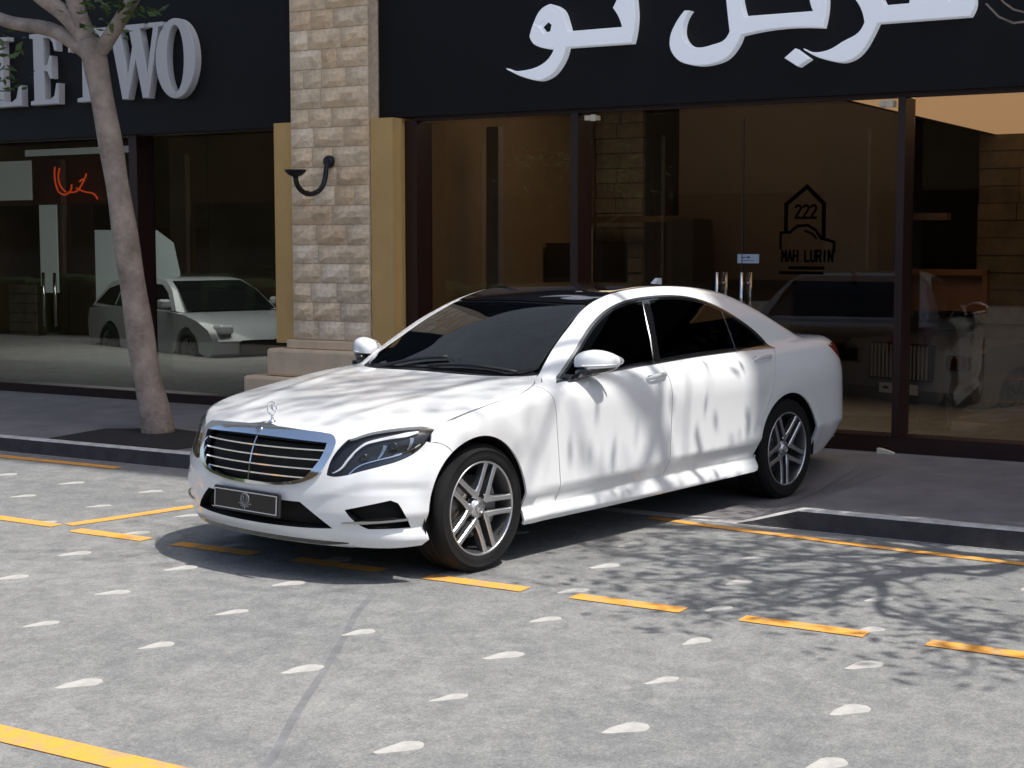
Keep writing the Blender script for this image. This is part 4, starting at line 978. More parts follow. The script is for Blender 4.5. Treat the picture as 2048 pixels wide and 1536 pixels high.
# ---- raised lettering on the fascia boards
def letter(parent, polys, mt, s0=S0+.092, s1=S0+.185):
    m = MB()
    for P in polys:
        m.prism(P, (s0, 0, 0), (0, 1, 0), (0, 0, 1), (s1-s0, 0, 0))
    o = m.build('sign_letter', mt, parent)
    bm = bmesh.new(); bm.from_mesh(o.data); bmesh.ops.remove_doubles(bm, verts=bm.verts[:], dist=1e-5); bmesh.ops.recalc_face_normals(bm, faces=bm.faces[:])
    bmesh.ops.bevel(bm, geom=[e for e in bm.edges if len(e.link_faces) == 2 and e.calc_face_angle() > .9 and abs(e.verts[0].co.x - s1) < 1e-4 and abs(e.verts[1].co.x - s1) < 1e-4], offset=.006, segments=1, affect='EDGES')
    bm.to_mesh(o.data); bm.free(); return o
def ring(outer, hole):
    """outline with a hole as one loop, joined by a hair slit"""
    o = [tuple(p) for p in outer]; h = [tuple(p) for p in hole]
    i, j = min(((i, j) for i in range(len(o)) for j in range(len(h))), key=lambda q: (o[q[0]][0]-h[q[1]][0])**2 + (o[q[0]][1]-h[q[1]][1])**2)
    ao = sum(o[k][0]*o[(k+1) % len(o)][1]-o[(k+1) % len(o)][0]*o[k][1] for k in range(len(o))); ah = sum(h[k][0]*h[(k+1) % len(h)][1]-h[(k+1) % len(h)][0]*h[k][1] for k in range(len(h)))
    if ao*ah > 0: h = h[::-1]; j = len(h)-1-j
    e = .0008
    return o[:i+1] + h[j:] + h[:j] + [(h[j][0]+e, h[j][1]+e)] + [(o[i][0]+e, o[i][1]+e)] + o[i+1:]
def sm2(L, c=40): return [tuple(p) for p in round_line(L, .03, True, c)]
def box_map(polys, u0, u1, z0=3.205, z1=3.945): return [[(u0+a*(u1-u0), z0+b*(z1-z0)) for a, b in P] for P in polys]
sf = .055
gL = [(0, 0), (1, 0), (1, .30), (.93, .30), (.86, .12), (.74, .07), (.52, .07), (.52, .93), (.66, .945), (.66, 1), (.04, 1), (.04, .945), (.17, .93), (.17, .07), (0, .055)]
gE = [(0, 0), (.98, 0), (1, .29), (.92, .29), (.84, .12), (.70, .07), (.50, .07), (.50, .47), (.62, .46), (.70, .36), (.77, .36), (.77, .68), (.70, .68), (.62, .56), (.50, .545), (.50, .93), (.70, .93), (.82, .86), (.88, .74), (.95, .74), (.94, 1), (0, 1), (0, .945), (.13, .93), (.13, .07), (0, .055)]
gT = [(.22, 0), (.78, 0), (.78, .055), (.64, .07), (.64, .93), (.76, .93), (.88, .85), (.93, .70), (1, .70), (.98, 1), (.02, 1), (0, .70), (.07, .70), (.12, .85), (.24, .93), (.36, .93), (.36, .07), (.22, .055)]
gW = [(.27, 0), (.37, 0), (.515, .52), (.63, 0), (.73, 0), (.92, .93), (1, .945), (1, 1), (.74, 1), (.74, .945), (.83, .93), (.715, .34), (.60, .93), (.67, .945), (.67, 1), (.34, 1), (.34, .945), (.41, .93), (.46, .70), (.375, .34), (.245, .93), (.31, .945), (.31, 1), (0, 1), (0, .945), (.07, .93)]
th = np.linspace(0, 2*math.pi, 40, endpoint=False)
gO = ring([(.5+.5*math.cos(t), .5+.53*math.sin(t)) for t in th], [(.5+.215*math.cos(t), .5+.44*math.sin(t)) for t in th])
for g, a, b in ((gL, -8.42, -7.86), (gE, -7.72, -7.30), (gT, -7.15, -6.60), (gW, -6.60, -5.82), (gO, -5.925, -5.40)): letter(fa_l, box_map([g], a, b), grey_let)
g1 = [(-1.832, 3.262), (-1.74, 3.232), (-1.648, 3.232), (-1.55, 3.246), (-1.467, 3.276), (-1.40, 3.325), (-1.352, 3.401), (-1.43, 3.404), (-1.493, 3.42), (-1.56, 3.455), (-1.596, 3.515), (-1.558, 3.622), (-1.481, 3.737), (-1.391, 3.774), (-1.29, 3.722), (-1.234, 3.599), (-1.214, 3.533), (-.708, 3.534), (-.745, 3.628), (-.794, 3.696), (-.758, 3.76), (-.70, 3.93), (-.62, 3.93), (-.60, 3.75), (-.589, 3.638), (-.623, 3.397), (-1.238, 3.4), (-1.289, 3.277), (-1.39, 3.173), (-1.493, 3.139), (-1.622, 3.164)]
g1h = [(-1.506, 3.597), (-1.442, 3.647), (-1.378, 3.599), (-1.391, 3.545), (-1.455, 3.535)]
g2 = [(-.096, 3.622), (-.153, 3.522), (-.152, 3.418), (-.105, 3.353), (-.012, 3.322), (.101, 3.336), (.214, 3.373), (.253, 3.432), (.221, 3.679), (.19, 3.98), (.34, 3.98), (.344, 3.67), (.379, 3.541), (.947, 3.539), (.918, 3.625), (.93, 3.80), (1.03, 3.80), (1.046, 3.496), (1.027, 3.409), (.436, 3.409), (.347, 3.395), (.304, 3.306), (.216, 3.219), (.103, 3.185), (-.057, 3.184), (-.196, 3.234), (-.267, 3.332), (-.268, 3.426), (-.222, 3.527), (-.142, 3.625)]
gd = [(.718, 3.195), (.807, 3.264), (.926, 3.177), (.831, 3.122)]
g3 = [(.871, 3.26), (.957, 3.225), (1.083, 3.237), (1.186, 3.289), (1.328, 3.368), (1.358, 3.425), (1.335, 3.514), (1.283, 3.60), (1.36, 3.68), (1.46, 3.65), (1.517, 3.539), (1.70, 3.54), (1.72, 3.66), (1.82, 3.72), (1.93, 3.66), (2.0, 3.536), (2.09, 3.62), (2.15, 3.62), (2.19, 3.52), (2.155, 3.411), (1.459, 3.411), (1.411, 3.314), (1.352, 3.22), (1.291, 3.165), (1.209, 3.136), (1.084, 3.154), (.957, 3.201)]
g3h = [(1.79, 3.545), (1.83, 3.61), (1.89, 3.56), (1.86, 3.53)]
for P in (ring(sm2(g1), g1h), sm2(g2), gd, sm2(g3)): letter(fa_r, [P], white_let)

# ---- wall lamp on the pillar
iron = mat('wrought_iron', (.016, .016, .020), rough=.45, metal=.3, var=.3, vscale=30, bump=.3, bscale=60)
lamp = tag(env('wall_lamp'), 'black wrought iron wall lamp bracket curling out from the stone pillar', 'wall lamp')
ls = S0+.262; lu = -3.70
m = MB(); m.lathe([(0, .03), (.035, .03), (.05, .02), (.058, .0), (.058, -.03), (0, -.03)], 14, 'x', (ls+.012, lu, 2.505)); m.build('wall_rose', iron, lamp)
m = MB(); arc = [(ls+.02, lu, 2.50), (ls+.045, lu, 2.44), (ls+.06, lu, 2.36), (ls+.11, lu, 2.27), (ls+.20, lu, 2.215), (ls+.32, lu, 2.20), (ls+.41, lu, 2.225), (ls+.475, lu, 2.28), (ls+.495, lu, 2.345)]
arc = [tuple(p) for p in round_line(arc, .03, False)]; m.tube(arc, [.024]*len(arc), 9)
for k in range(3, len(arc)-2, 4): m.tube([arc[k], tuple(np.array(arc[k]) + np.array((.0, .0, .03)))], [.014, .004], 6)
for t in (.30, .72): 
    p = arc[int(t*(len(arc)-1))]; m.lathe([(.018, -.014), (.028, 0), (.018, .014)], 10, 'x', p)
m.build('arm', iron, lamp)
m = MB(); m.lathe([(0, 2.335), (.020, 2.338), (.028, 2.35), (.060, 2.362), (.085, 2.385), (.100, 2.405), (.100, 2.412), (.092, 2.412), (.075, 2.39), (.03, 2.372), (0, 2.37)], 24, 'z', (ls+.495, lu, 0)); m.build('lamp_cup', iron, lamp)

# ---- shop interiors
dim = mat('showroom_wall', (.15, .10, .055), rough=.8, var=.12, vscale=1.3); dimd = mat('showroom_dark', (.045, .026, .014), rough=.7); floor_m = mat('showroom_tile', (.035, .032, .031), rough=.15)
warm_lit = mat('lit_ceiling_panel', (.5, .33, .18), rough=.8, emit=(1.0, .60, .32), estr=.42)
glow = mat('shop_fill_glow', (.5, .45, .4), rough=.8, emit=(1.0, .92, .82), estr=1.5)
bpart('showroom_floor', floor_m, (S0-14, S0-.21, -14, 9, -.36, -.30))
bpart('showroom_back', dim, (S0-14.2, S0-14.0, -20, 9, -.36, 4.7)); bpart('showroom_side', dim, (S0-14, S0-.1, 8.8, 9, -.36, 4.7)); bpart('showroom_side', dim, (S0-14, S0-.1, -20, -19.8, -.36, 4.7))
bpart('party_wall', dim, (S0-14, S0-.2, -4.1, -3.3, -.36, 4.7))
bpart('showroom_floor', floor_m, (S0-14, S0-.21, -20, -14.01, -.36, -.30))
bpart('showroom_ceiling', dimd, (S0-14, S0-.25, -3.3, .92, 3.7, 3.8)); bpart('lit_ceiling', warm_lit, (S0-7.7, S0-.25, .93, 2.75, 2.93, 3.0)); bpart('showroom_ceiling', dimd, (S0-14, S0-7.71, .93, 2.75, 2.93, 3.0), (S0-14, S0-.25, 2.76, 8.8, 2.93, 3.0))
bpart('showroom_ceiling', dimd, (S0-14, S0-.25, -19.8, -4.1, 3.7, 3.8)); bpart('bulkhead', dimd, (S0-14, S0-.25, 0.86, .925, 2.93, 3.7))
bpart('hidden_fill_panel', mat('warm_fill_glow', (.5, .45, .4), rough=.8, emit=(1.0, .80, .58), estr=1.7), (S0-3, S0-1, -2.5, .8, 3.64, 3.69)); bpart('hidden_fill_panel', mat('cool_fill_glow', (.5, .5, .5), rough=.8, emit=(.90, .97, 1.0), estr=2.6), (S0-8, S0-5.0, -14.5, -8.5, 3.64, 3.69))  # unseen glowing panels added to brighten both interiors
bpart('tree_reflection_panel', mat('tree_reflection_panel', (.10, .085, .028), rough=.8, var=.3, vscale=.8), (S0-2.9, S0-2.8, -9.0, -7.95, 1.95, 3.6), (S0-2.9, S0-2.8, -7.94, -6.7, 1.35, 3.6))  # olive panel puts a mirrored tree's green into its colour
bpart('brown_screen', mat('dark_brown_screen', (.034, .020, .011), rough=.7, var=.25, vscale=1.2), (-8.36, -8.30, -1.9, .52, 1.36, 3.6)); bpart('cross_beam', mat('beam_wood', (.075, .042, .02), rough=.5), (S0-4.0, S0-3.85, -3.25, .9, 1.98, 2.05))
bpart('partition', mat('brown_panel', (.085, .048, .026), rough=.6, var=.15, vscale=2), (S0-4.2, S0-4.1, -2.0, -.85, -.3, 1.97)); bpart('dark_cabinet', mat('dark_cabinet', (.02, .015, .012), rough=.4), (S0-3.6, S0-3.0, -3.25, -2.55, -.3, 1.75), (S0-3.4, S0-2.9, -1.75, -1.45, -.3, 2.0))
bpart('curtain_post', mat('post_grey', (.12, .11, .105), rough=.5), (S0-1.5, S0-1.4, -3.02, -2.88, -.3, 2.9), (S0-2.2, S0-2.1, -2.30, -2.24, -.3, 1.9))
cream = mat('interior_stone', (.17, .14, .10), rough=.9, var=.25, vscale=5, bump=.5, bscale=20)
def stone_column(s, u0, u1, z1, rowh, seed):
    r = random.Random(seed); col = bpart('stone_column', dimd, (s-.3, s-.02, u0+.02, u1-.02, -.3, z1)); z = -.29
    while z < z1-.05:
        n = r.choice((1, 2, 2)); w = [r.uniform(.7, 1.4) for _ in range(n)]; u = u0
        for q in w:
            ww = (u1-u0)*q/sum(w); m = MB(); m.box(s-.06, s+r.uniform(-.01, .035), u+.003, u+ww-.003, z+.003, z+rowh-.003, bev=.006); m.build('stone', cream, col); u += ww
        z += rowh
stone_column(-9.0, -3.28, -2.67, 3.4, .17, 1); stone_column(-10.4, .75, 1.75, 2.92, .19, 5)
bpart('orange_rack', mat('orange_rack', (.16, .06, .018), rough=.5), (-9.0, -8.9, .42, .47, 1.0, 1.47), (-9.0, -8.9, 1.20, 1.25, 1.0, 1.47), (-9.0, -8.9, .42, 1.25, 1.42, 1.48), (-9.02, -9.0, .47, 1.20, 1.05, 1.42))
# left shop: pale panels given a glow for mirrored bright walls, red sign with glowing script, low stone wall
pale = mat('pale_reflection_glow', (.42, .50, .52), rough=.6, emit=(.50, .60, .62), estr=.12)
ls_ = -14.0
bpart('pale_reflection_panel', pale, (ls_, ls_+.03, -19.4, -18.16, 2.57, 3.32)); bpart('pale_reflection_panel', pale, (ls_, ls_+.03, -17.96, -17.5, .8, 2.47)); bpart('pale_reflection_panel', pale, (ls_, ls_+.03, -18.3, -15.6, 3.40, 3.52))
bpart('red_board', mat('dark_red_board', (.075, .012, .010), rough=.5), (ls_-.02, ls_+.01, -18.1, -16.2, 2.50, 3.32)); bpart('dark_doorway', dimd, (ls_-.04, ls_-.02, -17.48, -16.6, -.3, 2.49))
m = MB(); m.prism([(-16.55, -.3), (-14.5, -.3), (-14.45, 1.2), (-14.6, 1.75), (-15.0, 1.98), (-16.55, 1.99)], (ls_-.05, 0, 0), (0, 1, 0), (0, 0, 1), (.03, 0, 0)); m.build('pale_reflection_shape', pale, bld)
neon = mat('glowing_script', (.5, .05, .01), emit=(1.0, .12, .03), estr=.30)
m = MB(); fu = lambda a: -17.5 + (a+12.12)/.72*1.1; fz = lambda b: 2.56 + (b-2.38)/.52*.62
for P in ([(-12.12, 2.90), (-12.11, 2.62), (-12.06, 2.50), (-11.95, 2.46), (-11.86, 2.52), (-11.84, 2.62)], [(-12.04, 2.88), (-12.02, 2.58), (-11.94, 2.50)], [(-11.90, 2.50), (-11.74, 2.52), (-11.66, 2.62), (-11.58, 2.78)], [(-11.76, 2.56), (-11.62, 2.50), (-11.46, 2.46), (-11.40, 2.38)], [(-11.70, 2.66), (-11.64, 2.70)]):
    L = [(ls_+.03, fu(a), fz(b)) for a, b in round_line(P, .05, False, 60)]; m.tube(L, [.015]*len(L), 6)
m.build('glowing_script', neon, bld)
m = MB()
lw = bpart('low_stone_wall', dimd, (ls_+.3, ls_+.5, -18.3, -17.55, -.3, .94))
for k in range(7):
    m = MB(); m.box(ls_+.48, ls_+.54, -18.3+.005, -17.55-.005, -.29+k*.18, -.12+k*.18, bev=.012); m.build('stone', cream, lw)
for u in (-17.25, -16.95): m = MB(); m.tube([(ls_+.62, u, .2), (ls_+.62, u, 1.2)], .03, 8); m.build('door_pull', brass, bld)

# ---- vehicles behind the glass (coarser, each with its own parts)
def side_shape(m, prof, w0, wz, bev=.05, mi=0):
    """side outline pushed to full width, drawn in towards the top by wz(z)"""
    n = len(prof); cols = [-1, -.93, -.6, 0, .6, .93, 1]; vs = []
    for c in cols:
        k = 1 - (.035 if abs(c) == 1 else 0)
        cx = sum(p[0] for p in prof)/n; cz = sum(p[1] for p in prof)/n
        for x, z in prof:
            xx, zz = cx+(x-cx)*(1-(.03 if abs(c) == 1 else 0)), cz+(z-cz)*k; bow = .10*max(0, abs(c)-.3)
            xx -= (bow if xx > cx+1.4 else 0) - (bow if xx < cx-1.4 else 0)
            vs.append((xx, c*w0*wz(zz), zz))
    fs = [(i*n+j, i*n+(j+1) % n, (i+1)*n+(j+1) % n, (i+1)*n+j) for i in range(len(cols)-1) for j in range(n)]
    tri = tri2d(prof); fs += [tuple(t) for t in tri] + [tuple((len(cols)-1)*n+i for i in t[::-1]) for t in tri]
    b = len(m.v); m.add(vs, fs, mi, True)
def finish(o, ang=.6):
    bm = bmesh.new(); bm.from_mesh(o.data); bmesh.ops.recalc_face_normals(bm, faces=bm.faces[:])
    for e in bm.edges: e.smooth = e.calc_face_angle(0) < ang
    bm.to_mesh(o.data); bm.free(); return o
def simple_wheels(root, xs, w, r=.35, hole=None):
    for x in xs:
        for sg in (1, -1):
            we = empty('wheel', (x, sg*(w-.10), r)); we.parent = root
            m = MB(); m.lathe([(r*.62, -.11), (r*.9, -.12), (r, -.08), (r, .08), (r*.95, .11), (r*.7, .118), (r*.63, .10)], 32); o = m.build('tyre', tyre_m, we); 
            m2 = MB(); m2.lathe([(0, .07), (.06, .075), (.07, .06), (r*.55, .05), (r*.62, .10), (r*.66, .105)], 32)
            for k in range(10):
                a = 2*math.pi*k/10; m2.box(.05, r*.6, .055, .085, -.014, .014, M=Matrix.Rotation(a, 4, 'Y'))
            o2 = m2.build('rim', rim_grey, we)
            if sg < 0:
                for q in (o, o2): q.data.transform(Matrix.Scale(-1, 4, (0, 1, 0))); q.data.flip_normals()
def soften(L): return [tuple(p) for p in round_line(L, .08, True, 42)]
def arch_cut(prof_bottom, xs, r, z0):
    out = []
    for x in xs: out += [(x + r*math.cos(t), .35 + r*math.sin(t)) for t in np.linspace(math.pi+.3, -.3, 12)]
    return out
# white estate-bodied crossover
suv = tag(empty('white_crossover', W(-12.5, -12.62, -.30), ANG + math.pi/2 - .34), 'white crossover estate car standing inside the left showroom behind the tree trunk', 'car')
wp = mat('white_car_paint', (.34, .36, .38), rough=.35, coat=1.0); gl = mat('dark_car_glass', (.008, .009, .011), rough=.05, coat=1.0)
wz = lambda z: 1 - .0*max(0, z-.9) - .55*max(0, z-.92)**1.15
m = MB(); pr = [(-2.20, .28), (-2.33, .42), (-2.37, .70), (-2.30, .95), (-1.6, .995), (-.4, .995), (.80, .975), (1.35, .935), (1.85, .85), (2.20, .72), (2.34, .55), (2.32, .36), (2.20, .27)] + arch_cut(0, (1.42,), .40, 0) + [(.9, .24), (-.9, .24)] + arch_cut(0, (-1.42,), .40, 0)
side_shape(m, pr, .95, wz); finish(m.build('body', wp, suv))
m = MB(); side_shape(m, [(-2.22, .96), (-2.15, 1.08), (-1.75, 1.40), (-1.2, 1.475), (-.2, 1.49), (.25, 1.45), (.60, 1.30), (1.10, .96)], .93, wz); finish(m.build('roof', wp, suv))
for sg in (1, -1):
    for P in ([(-.30, 1.0), (-.30, 1.39), (.18, 1.375), (.50, 1.24), (.80, 1.0)], [(-1.20, 1.0), (-1.20, 1.385), (-.35, 1.39), (-.35, 1.0)], [(-1.98, 1.03), (-1.70, 1.28), (-1.25, 1.38), (-1.25, 1.0)]):
        m = MB(); vs = [(x, sg*(.93*wz(z)+.008), z) for x, z in P]; m.add(vs, [tuple(range(len(P)))[::sg]]); m.build('side_window', gl, suv)
    m = MB(); m.box(.70, .86, sg*.93, sg*1.12, 1.02, 1.16, bev=.04); m.build('door_mirror', wp, suv)
    m = MB(); m.box(2.02, 2.30, sg*.62, sg*.86, .66, .80, bev=.04); m.build('headlight', lamp_white, suv)
m = MB(); m.add([(.66, -.70, 1.30), (.66, .70, 1.30), (1.12, .80, .985), (1.12, -.80, .985)], [(0, 1, 2, 3)][::1]); m.add([(.30, -.62, 1.435), (.30, .62, 1.435), (.66, .70, 1.302), (.66, -.70, 1.302)], [(0, 1, 2, 3)]); m.build('windscreen', gl, suv)
m = MB(); m.box(2.28, 2.355, -.55, .55, .34, .56, bev=.03); m.build('grille', black_gloss, suv); simple_wheels(suv, (1.42, -1.42), .95)
m = MB(); m.box(-2.1, 2.1, -.8, .8, .22, .40); m.build('underbody', inner_dark, suv)
# dark limousine with an upright slatted grille
lim = tag(empty('dark_limousine', W(S0-7.2, 1.15, -.30), ANG - .42), 'dark grey limousine with tall slatted chrome grille behind the shop glass', 'car')
dp = mat('dark_car_paint', (.20, .21, .23), rough=.3, coat=1.0)
m = MB(); pr = [(-2.6, .35), (-2.75, .60), (-2.7, .95), (-1.5, 1.04), (.75, 1.03), (1.6, .995), (2.35, .96), (2.47, .90), (2.50, .45), (2.40, .30)] + arch_cut(0, (1.70,), .41, 0) + [(1.1, .26), (-1.1, .26)] + arch_cut(0, (-1.75,), .41, 0)
wl = lambda z: 1 - .50*max(0, z-.97)**1.1
side_shape(m, pr, .98, wl); finish(m.build('body', dp, lim))
m = MB(); side_shape(m, [(-2.1, 1.0), (-1.7, 1.35), (-1.1, 1.52), (-.2, 1.56), (.25, 1.51), (.95, 1.0)], .96, wl); finish(m.build('roof', mat('silver_roof', (.22, .24, .26), rough=.3, coat=1.0), lim))
m = MB(); m.add([(.32, -.66, 1.475), (.32, .66, 1.475), (.965, .82, 1.045), (.965, -.82, 1.045)], [(0, 1, 2, 3)]); m.build('windscreen', gl, lim)
for sg in (1, -1):
    m = MB(); P = [(-1.6, 1.06), (-1.2, 1.40), (-.2, 1.46), (.22, 1.41), (.72, 1.06)]; m.add([(x, sg*(.96*wl(z)+.008), z) for x, z in P], [tuple(range(5))[::sg]]); m.build('side_window', gl, lim)
    m = MB(); m.box(.55, .75, sg*.95, sg*1.16, 1.05, 1.20, bev=.05); m.build('door_mirror', black_gloss, lim)
    hl_ = MB(); hl_.box(2.36, 2.485, sg*.60, sg*.90, .70, .86, bev=.03); hl_.build('headlight', mat('lamp_red_reflection', (.07, .010, .010), rough=.15, coat=1.0) if sg > 0 else lamp_dark, lim)  # reflection of a red tail lamp put into one headlight's colour
m = MB(); m.box(2.44, 2.515, -.44, .44, .55, .955, bev=.012); m.build('grille', black_gloss, lim)
for k in range(15): m = MB(); m.box(2.51, 2.53, -.40+.0553*k, -.385+.0553*k, .57, .935); m.build('grille_slat', mat('limo_slat', (.62, .62, .60), rough=.3, metal=.3), lim)
m = MB(); m.lathe([(0, 1.075), (.012, 1.06), (.02, 1.02), (.014, .985), (.035, .965)], 10, 'z', (2.42, 0, 0)); m.build('bonnet_ornament', chrome, lim)
m = MB(); m.box(2.515, 2.53, -.27, .27, .40, .51); pl_ = m.build('number_plate', mat('limo_plate', (.75, .76, .74), rough=.5, emit=(.75, .76, .74), estr=.0), lim)
m = MB(); m.box(2.5305, 2.532, -.22, -.13, .445, .465); m.box(2.5305, 2.532, -.20, -.15, .465, .475); m.build('plate_mark', black_matt, lim)
simple_wheels(lim, (1.70, -1.75), .98, .37)

# ---- trees
bark = mat('bark', (.30, .24, .20), rough=.95, var=.35, vscale=5, bump=.7, bscale=26)
leaf_a = mat('leaf_green', (.062, .105, .022), rough=.55, var=.35, vscale=3)
leaf_b = mat('leaf_dark', (.040, .075, .018), rough=.55, var=.35, vscale=3)
def limb(m, pts, r0, r1, n=9):
    L = round_line(pts, .12, False, 80); rr = np.interp(np.linspace(0, 1, len(L)), [0, 1], [r0, r1]); m.tube([tuple(p) for p in L], list(rr), n); return L
def over_car(p):
    """would this spot in the tree shade the parked car?"""
    h = p.z - .8; s, u = p.x, p.y - .507*h
    return -3.3 < s < .95 and -1.2 < u < 1.30
def grow(m, tips, rg, p, d, length, r, level, maxl, up=.15, spread=.75, thin=0.0):
    if level and thin and over_car(Vector(p) + Vector(d).normalized()*length*.6) and rg.random() < thin: return
    p = Vector(p); d = Vector(d).normalized(); pts = [p]; k = 4
    for i in range(k):
        d = (d + Vector((rg.gauss(0, .16), rg.gauss(0, .16), rg.gauss(0, .12) + up*.2))).normalized()
        if p.z < 4.0: d = Vector((d.x, d.y, max(d.z, .32))).normalized()
        p = p + d*length/k; pts.append(p)
    L = limb(m, [tuple(q) for q in pts], r, r*.55, 7 if level < 2 else 5)
    if level >= maxl:
        tips.append((pts[-1], d)); tips.append((pts[2], d)); return
    for i in range(rg.choice((2, 3)) if level < maxl-1 else 3):
        nd = (d + Vector((rg.gauss(0, spread), rg.gauss(0, spread), rg.gauss(.05, spread*.55)))).normalized()
        q = pts[rg.choice((2, 3, 4, 4))]; grow(m, tips, rg, q, nd, length*rg.uniform(.58, .82), r*.55, level+1, maxl, up, spread, thin)
def leaves(tips, rg, per, size, spread, name, parent, keep=None):
    vs, fs, mi = [], [], []
    for p, d in tips:
        for k in range(per):
            c = Vector(p) + Vector((rg.gauss(0, spread), rg.gauss(0, spread), rg.gauss(0, spread*.6)))
            if keep and not keep(c): continue
            a = Vector((rg.gauss(0, 1), rg.gauss(0, 1), rg.gauss(0, .5))).normalized(); b = a.cross(Vector((rg.gauss(0, .5), rg.gauss(0, .5), 1))).normalized(); s = size*rg.uniform(.6, 1.3)
            nrm = a.cross(b); i = len(vs)
            vs += [c - a*s, c + b*s*.42 + nrm*s*.08, c + a*s, c - b*s*.42 + nrm*s*.08]; fs.append((i, i+1, i+2, i+3)); mi.append(rg.random() < .45)
    me = bpy.data.meshes.new(name); me.from_pydata([tuple(v) for v in vs], [], fs); me.materials.append(leaf_a); me.materials.append(leaf_b); me.polygons.foreach_set('material_index', [int(x) for x in mi]); me.update()
    return link(name, me, parent)
t1 = tag(env('street_tree'), 'leaning grey street tree forking above the left shop sign', 'tree')
m = MB(); rg = random.Random(5)
TR = [(-2.80, -4.255, .06), (-2.80, -4.285, .25), (-2.80, -4.37, .57), (-2.80, -4.50, 1.26), (-2.80, -4.655, 2.13), (-2.80, -4.785, 2.78), (-2.80, -4.90, 3.28), (-2.80, -4.95, 3.50)]
L = round_line(TR, .10, False, 80); zz = L[:, 2]; rr = np.interp(zz, [.06, .2, .57, 1.26, 2.13, 2.78, 3.4], [.15, .132, .122, .115, .103, .100, .105])*np.array([1+.04*math.sin(7*k) for k in range(len(L))])
m.tube([tuple(p) for p in L], list(rr), 16)
tips = []
for pts, r0 in (([(-2.8, -4.93, 3.36), (-2.8, -5.35, 3.60), (-2.8, -6.05, 3.76), (-2.7, -7.0, 4.25)], .075), ([(-2.8, -4.95, 3.45), (-2.78, -5.2, 3.72), (-2.75, -5.55, 3.95), (-2.6, -6.2, 4.7)], .085), ([(-2.8, -4.95, 3.45), (-2.8, -5.12, 3.8), (-2.85, -5.30, 4.2), (-2.9, -5.4, 4.9)], .085), ([(-2.8, -4.90, 3.36), (-2.82, -4.70, 3.58), (-2.8, -4.45, 3.82), (-2.6, -3.9, 4.4)], .07)):
    limb(m, pts, r0, r0*.6); a = Vector(pts[-1]); d = a - Vector(pts[-2])
    for k in range(2): grow(m, tips, rg, a, d + Vector((rg.gauss(0, .4), rg.gauss(0, .4), rg.gauss(.2, .2))), 1.1, r0*.55, 1, 3)
m.build('trunk', bark, t1)
vis = [(Vector((-2.75, -6.05, 3.52)), None), (Vector((-2.7, -6.15, 3.35)), None), (Vector((-2.8, -6.0, 3.2)), None), (Vector((-2.8, -4.75, 3.80)), None), (Vector((-2.8, -4.95, 3.88)), None), (Vector((-2.7, -4.55, 3.78)), None), (Vector((-2.75, -4.35, 3.74)), None), (Vector((-2.7, -4.65, 3.62)), None)]
leaves([(p, d) for p, d in tips if p.z > 4.0] + vis*2, random.Random(8), 14, .055, .13, 'crown', t1)
t2 = tag(env('street_tree'), 'street tree at right whose thin bare twigs hang into the top right corner', 'tree')
m = MB(); rg = random.Random(21); tips = []
limb(m, [(-2.35, 5.65, .05), (-2.3, 5.60, 1.2), (-2.15, 5.45, 2.4), (-2.0, 5.3, 3.2)], .15, .11, 12)
for d, ln in (((-.15, -.9, .5), 1.5), ((.9, -.2, .5), 1.4), ((.2, .6, .8), 1.4), ((.25, -.5, .9), 1.5), ((.9, -.6, .62), 1.5), ((.55, -.15, .6), 1.5), ((.6, -1.1, .45), 1.5)): grow(m, tips, rg, (-2.0, 5.3, 3.15), d, ln, .075, 0, 3, .10, .62, .93)
high = []                                          # the tall upper crown, far enough up to give soft shade
limb(m, [(-2.0, 5.3, 3.1), (-1.9, 5.0, 5.0), (-1.6, 4.8, 7.0), (-1.3, 4.9, 8.2)], .10, .05, 9)
for d, ln in (((.5, -.8, .35), 1.3), ((.9, -.1, .3), 1.3), ((-.2, .7, .5), 1.2), ((.4, .5, .6), 1.2), ((.1, -.9, .5), 1.2), ((.9, -.7, .25), 1.5)): grow(m, high, rg, (-1.4, 4.85, 7.9), d, ln, .04, 1, 3, .1, .6)
limb(m, [(-2.5, 3.5, 3.45), (-2.55, 3.15, 3.10), (-2.6, 2.95, 3.07), (-2.62, 2.78, 3.20)], .012, .006, 5); limb(m, [(-2.5, 3.5, 3.40), (-2.56, 3.2, 3.13), (-2.6, 2.95, 3.15), (-2.6, 2.84, 3.26)], .010, .005, 5); limb(m, [(-2.0, 5.3, 3.2), (-2.2, 4.4, 3.75), (-2.5, 3.5, 3.43)], .03, .014, 6)
m.build('trunk', bark, t2)
tips2 = [(p, d) for p, d in tips if p.z > 3.4 and not over_car(p)]
leaves(tips2, random.Random(6), 8, .055, .22, 'crown', t2); leaves(high, random.Random(4), 5, .055, .24, 'crown', t2)
# planting bed round the trunk
m = MB(); bed = [(-2.02, -4.75), (-2.02, -3.35), (-2.25, -3.3), (-2.95, -3.75), (-3.05, -4.3), (-2.75, -4.85)]
m.prism([(a, b) for a, b in bed], (0, 0, .10), (1, 0, 0), (0, 1, 0), (0, 0, .026)); bd = m.build('planting_bed', soil_m); bd.rotation_euler = (0, 0, ANG); tag(bd, kind='structure')
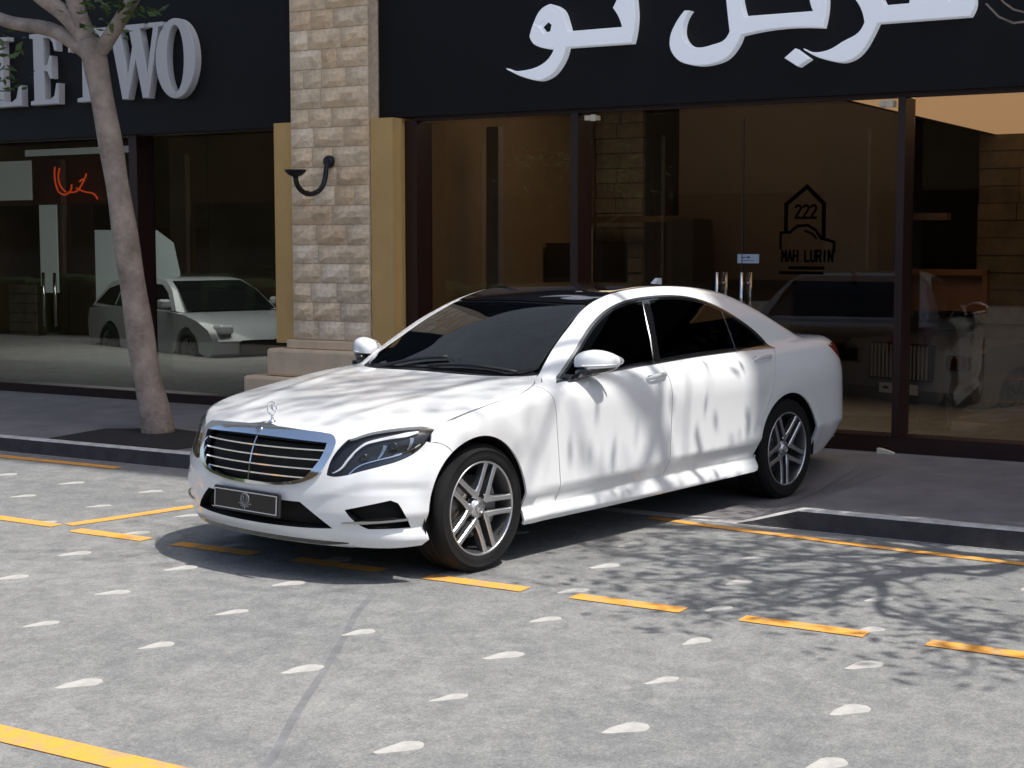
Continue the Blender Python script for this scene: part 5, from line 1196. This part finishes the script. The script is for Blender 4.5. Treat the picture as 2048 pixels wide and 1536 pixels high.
# pale wedge by the showroom frame
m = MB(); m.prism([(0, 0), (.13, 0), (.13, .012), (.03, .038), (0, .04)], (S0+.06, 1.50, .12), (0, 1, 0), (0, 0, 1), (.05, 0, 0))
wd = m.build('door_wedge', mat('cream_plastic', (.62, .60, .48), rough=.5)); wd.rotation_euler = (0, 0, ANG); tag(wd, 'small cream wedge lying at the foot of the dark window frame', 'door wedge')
# ---- across the street, seen only as reflections in the shop glass
opp = tag(env('facing_building'), 'ochre shop row across the street mirrored in the glass', 'building')
m = MB(); m.box(27, 33, -60, 60, 0, 9); m.build('wall', mat('brown_render', (.20, .14, .075), rough=.9, var=.15, vscale=.6), opp)
for k in range(-8, 9):
    m = MB(); m.box(26.9, 26.99, k*6.5-2.4, k*6.5+2.4, .3, 3.2); m.build('shop_window', gl, opp)
    m = MB(); m.box(26.7, 26.98, k*6.5+2.6, k*6.5+3.8, 0, 5); m.build('pillar', cream, opp)
for k, (s, u, lb) in enumerate(((17, -13, 'green roadside tree across the street mirrored in the left shop window'), (16, 9, 'green roadside tree across the street mirrored in the pane beside the pillar'))):
    tr = tag(empty('avenue_tree', W(s, u), ANG), lb, 'tree', 'trees across the street'); m = MB(); tp_ = []; r_ = random.Random(60+k)
    limb(m, [(0, 0, 0), (.1, .05, 1.2), (0, .1, 2.2)], .14, .1); 
    for q in range(5): grow(m, tp_, r_, (0, .1, 2.0), (r_.gauss(0, .6), r_.gauss(0, .6), .7), 1.3, .06, 1, 3)
    m.build('trunk', bark, tr); leaves(tp_, r_, 14, .12, .35, 'crown', tr)

hd = tag(env('blocking_hedge'), 'dark green leafy screen added out of view to cut road reflections in the left shop window', 'blocking_hedge')  # off-view block added to keep the sunlit road out of the glass
m = MB(); r_ = random.Random(9)
for u in np.arange(-34, -6.5, .5):
    m.box(3.7+r_.uniform(-.1, .1), 4.5+r_.uniform(-.1, .1), u, u+.52, .0, 1.1+r_.uniform(-.10, .10), bev=.10)
o = m.build('foliage', leaf_b, hd)
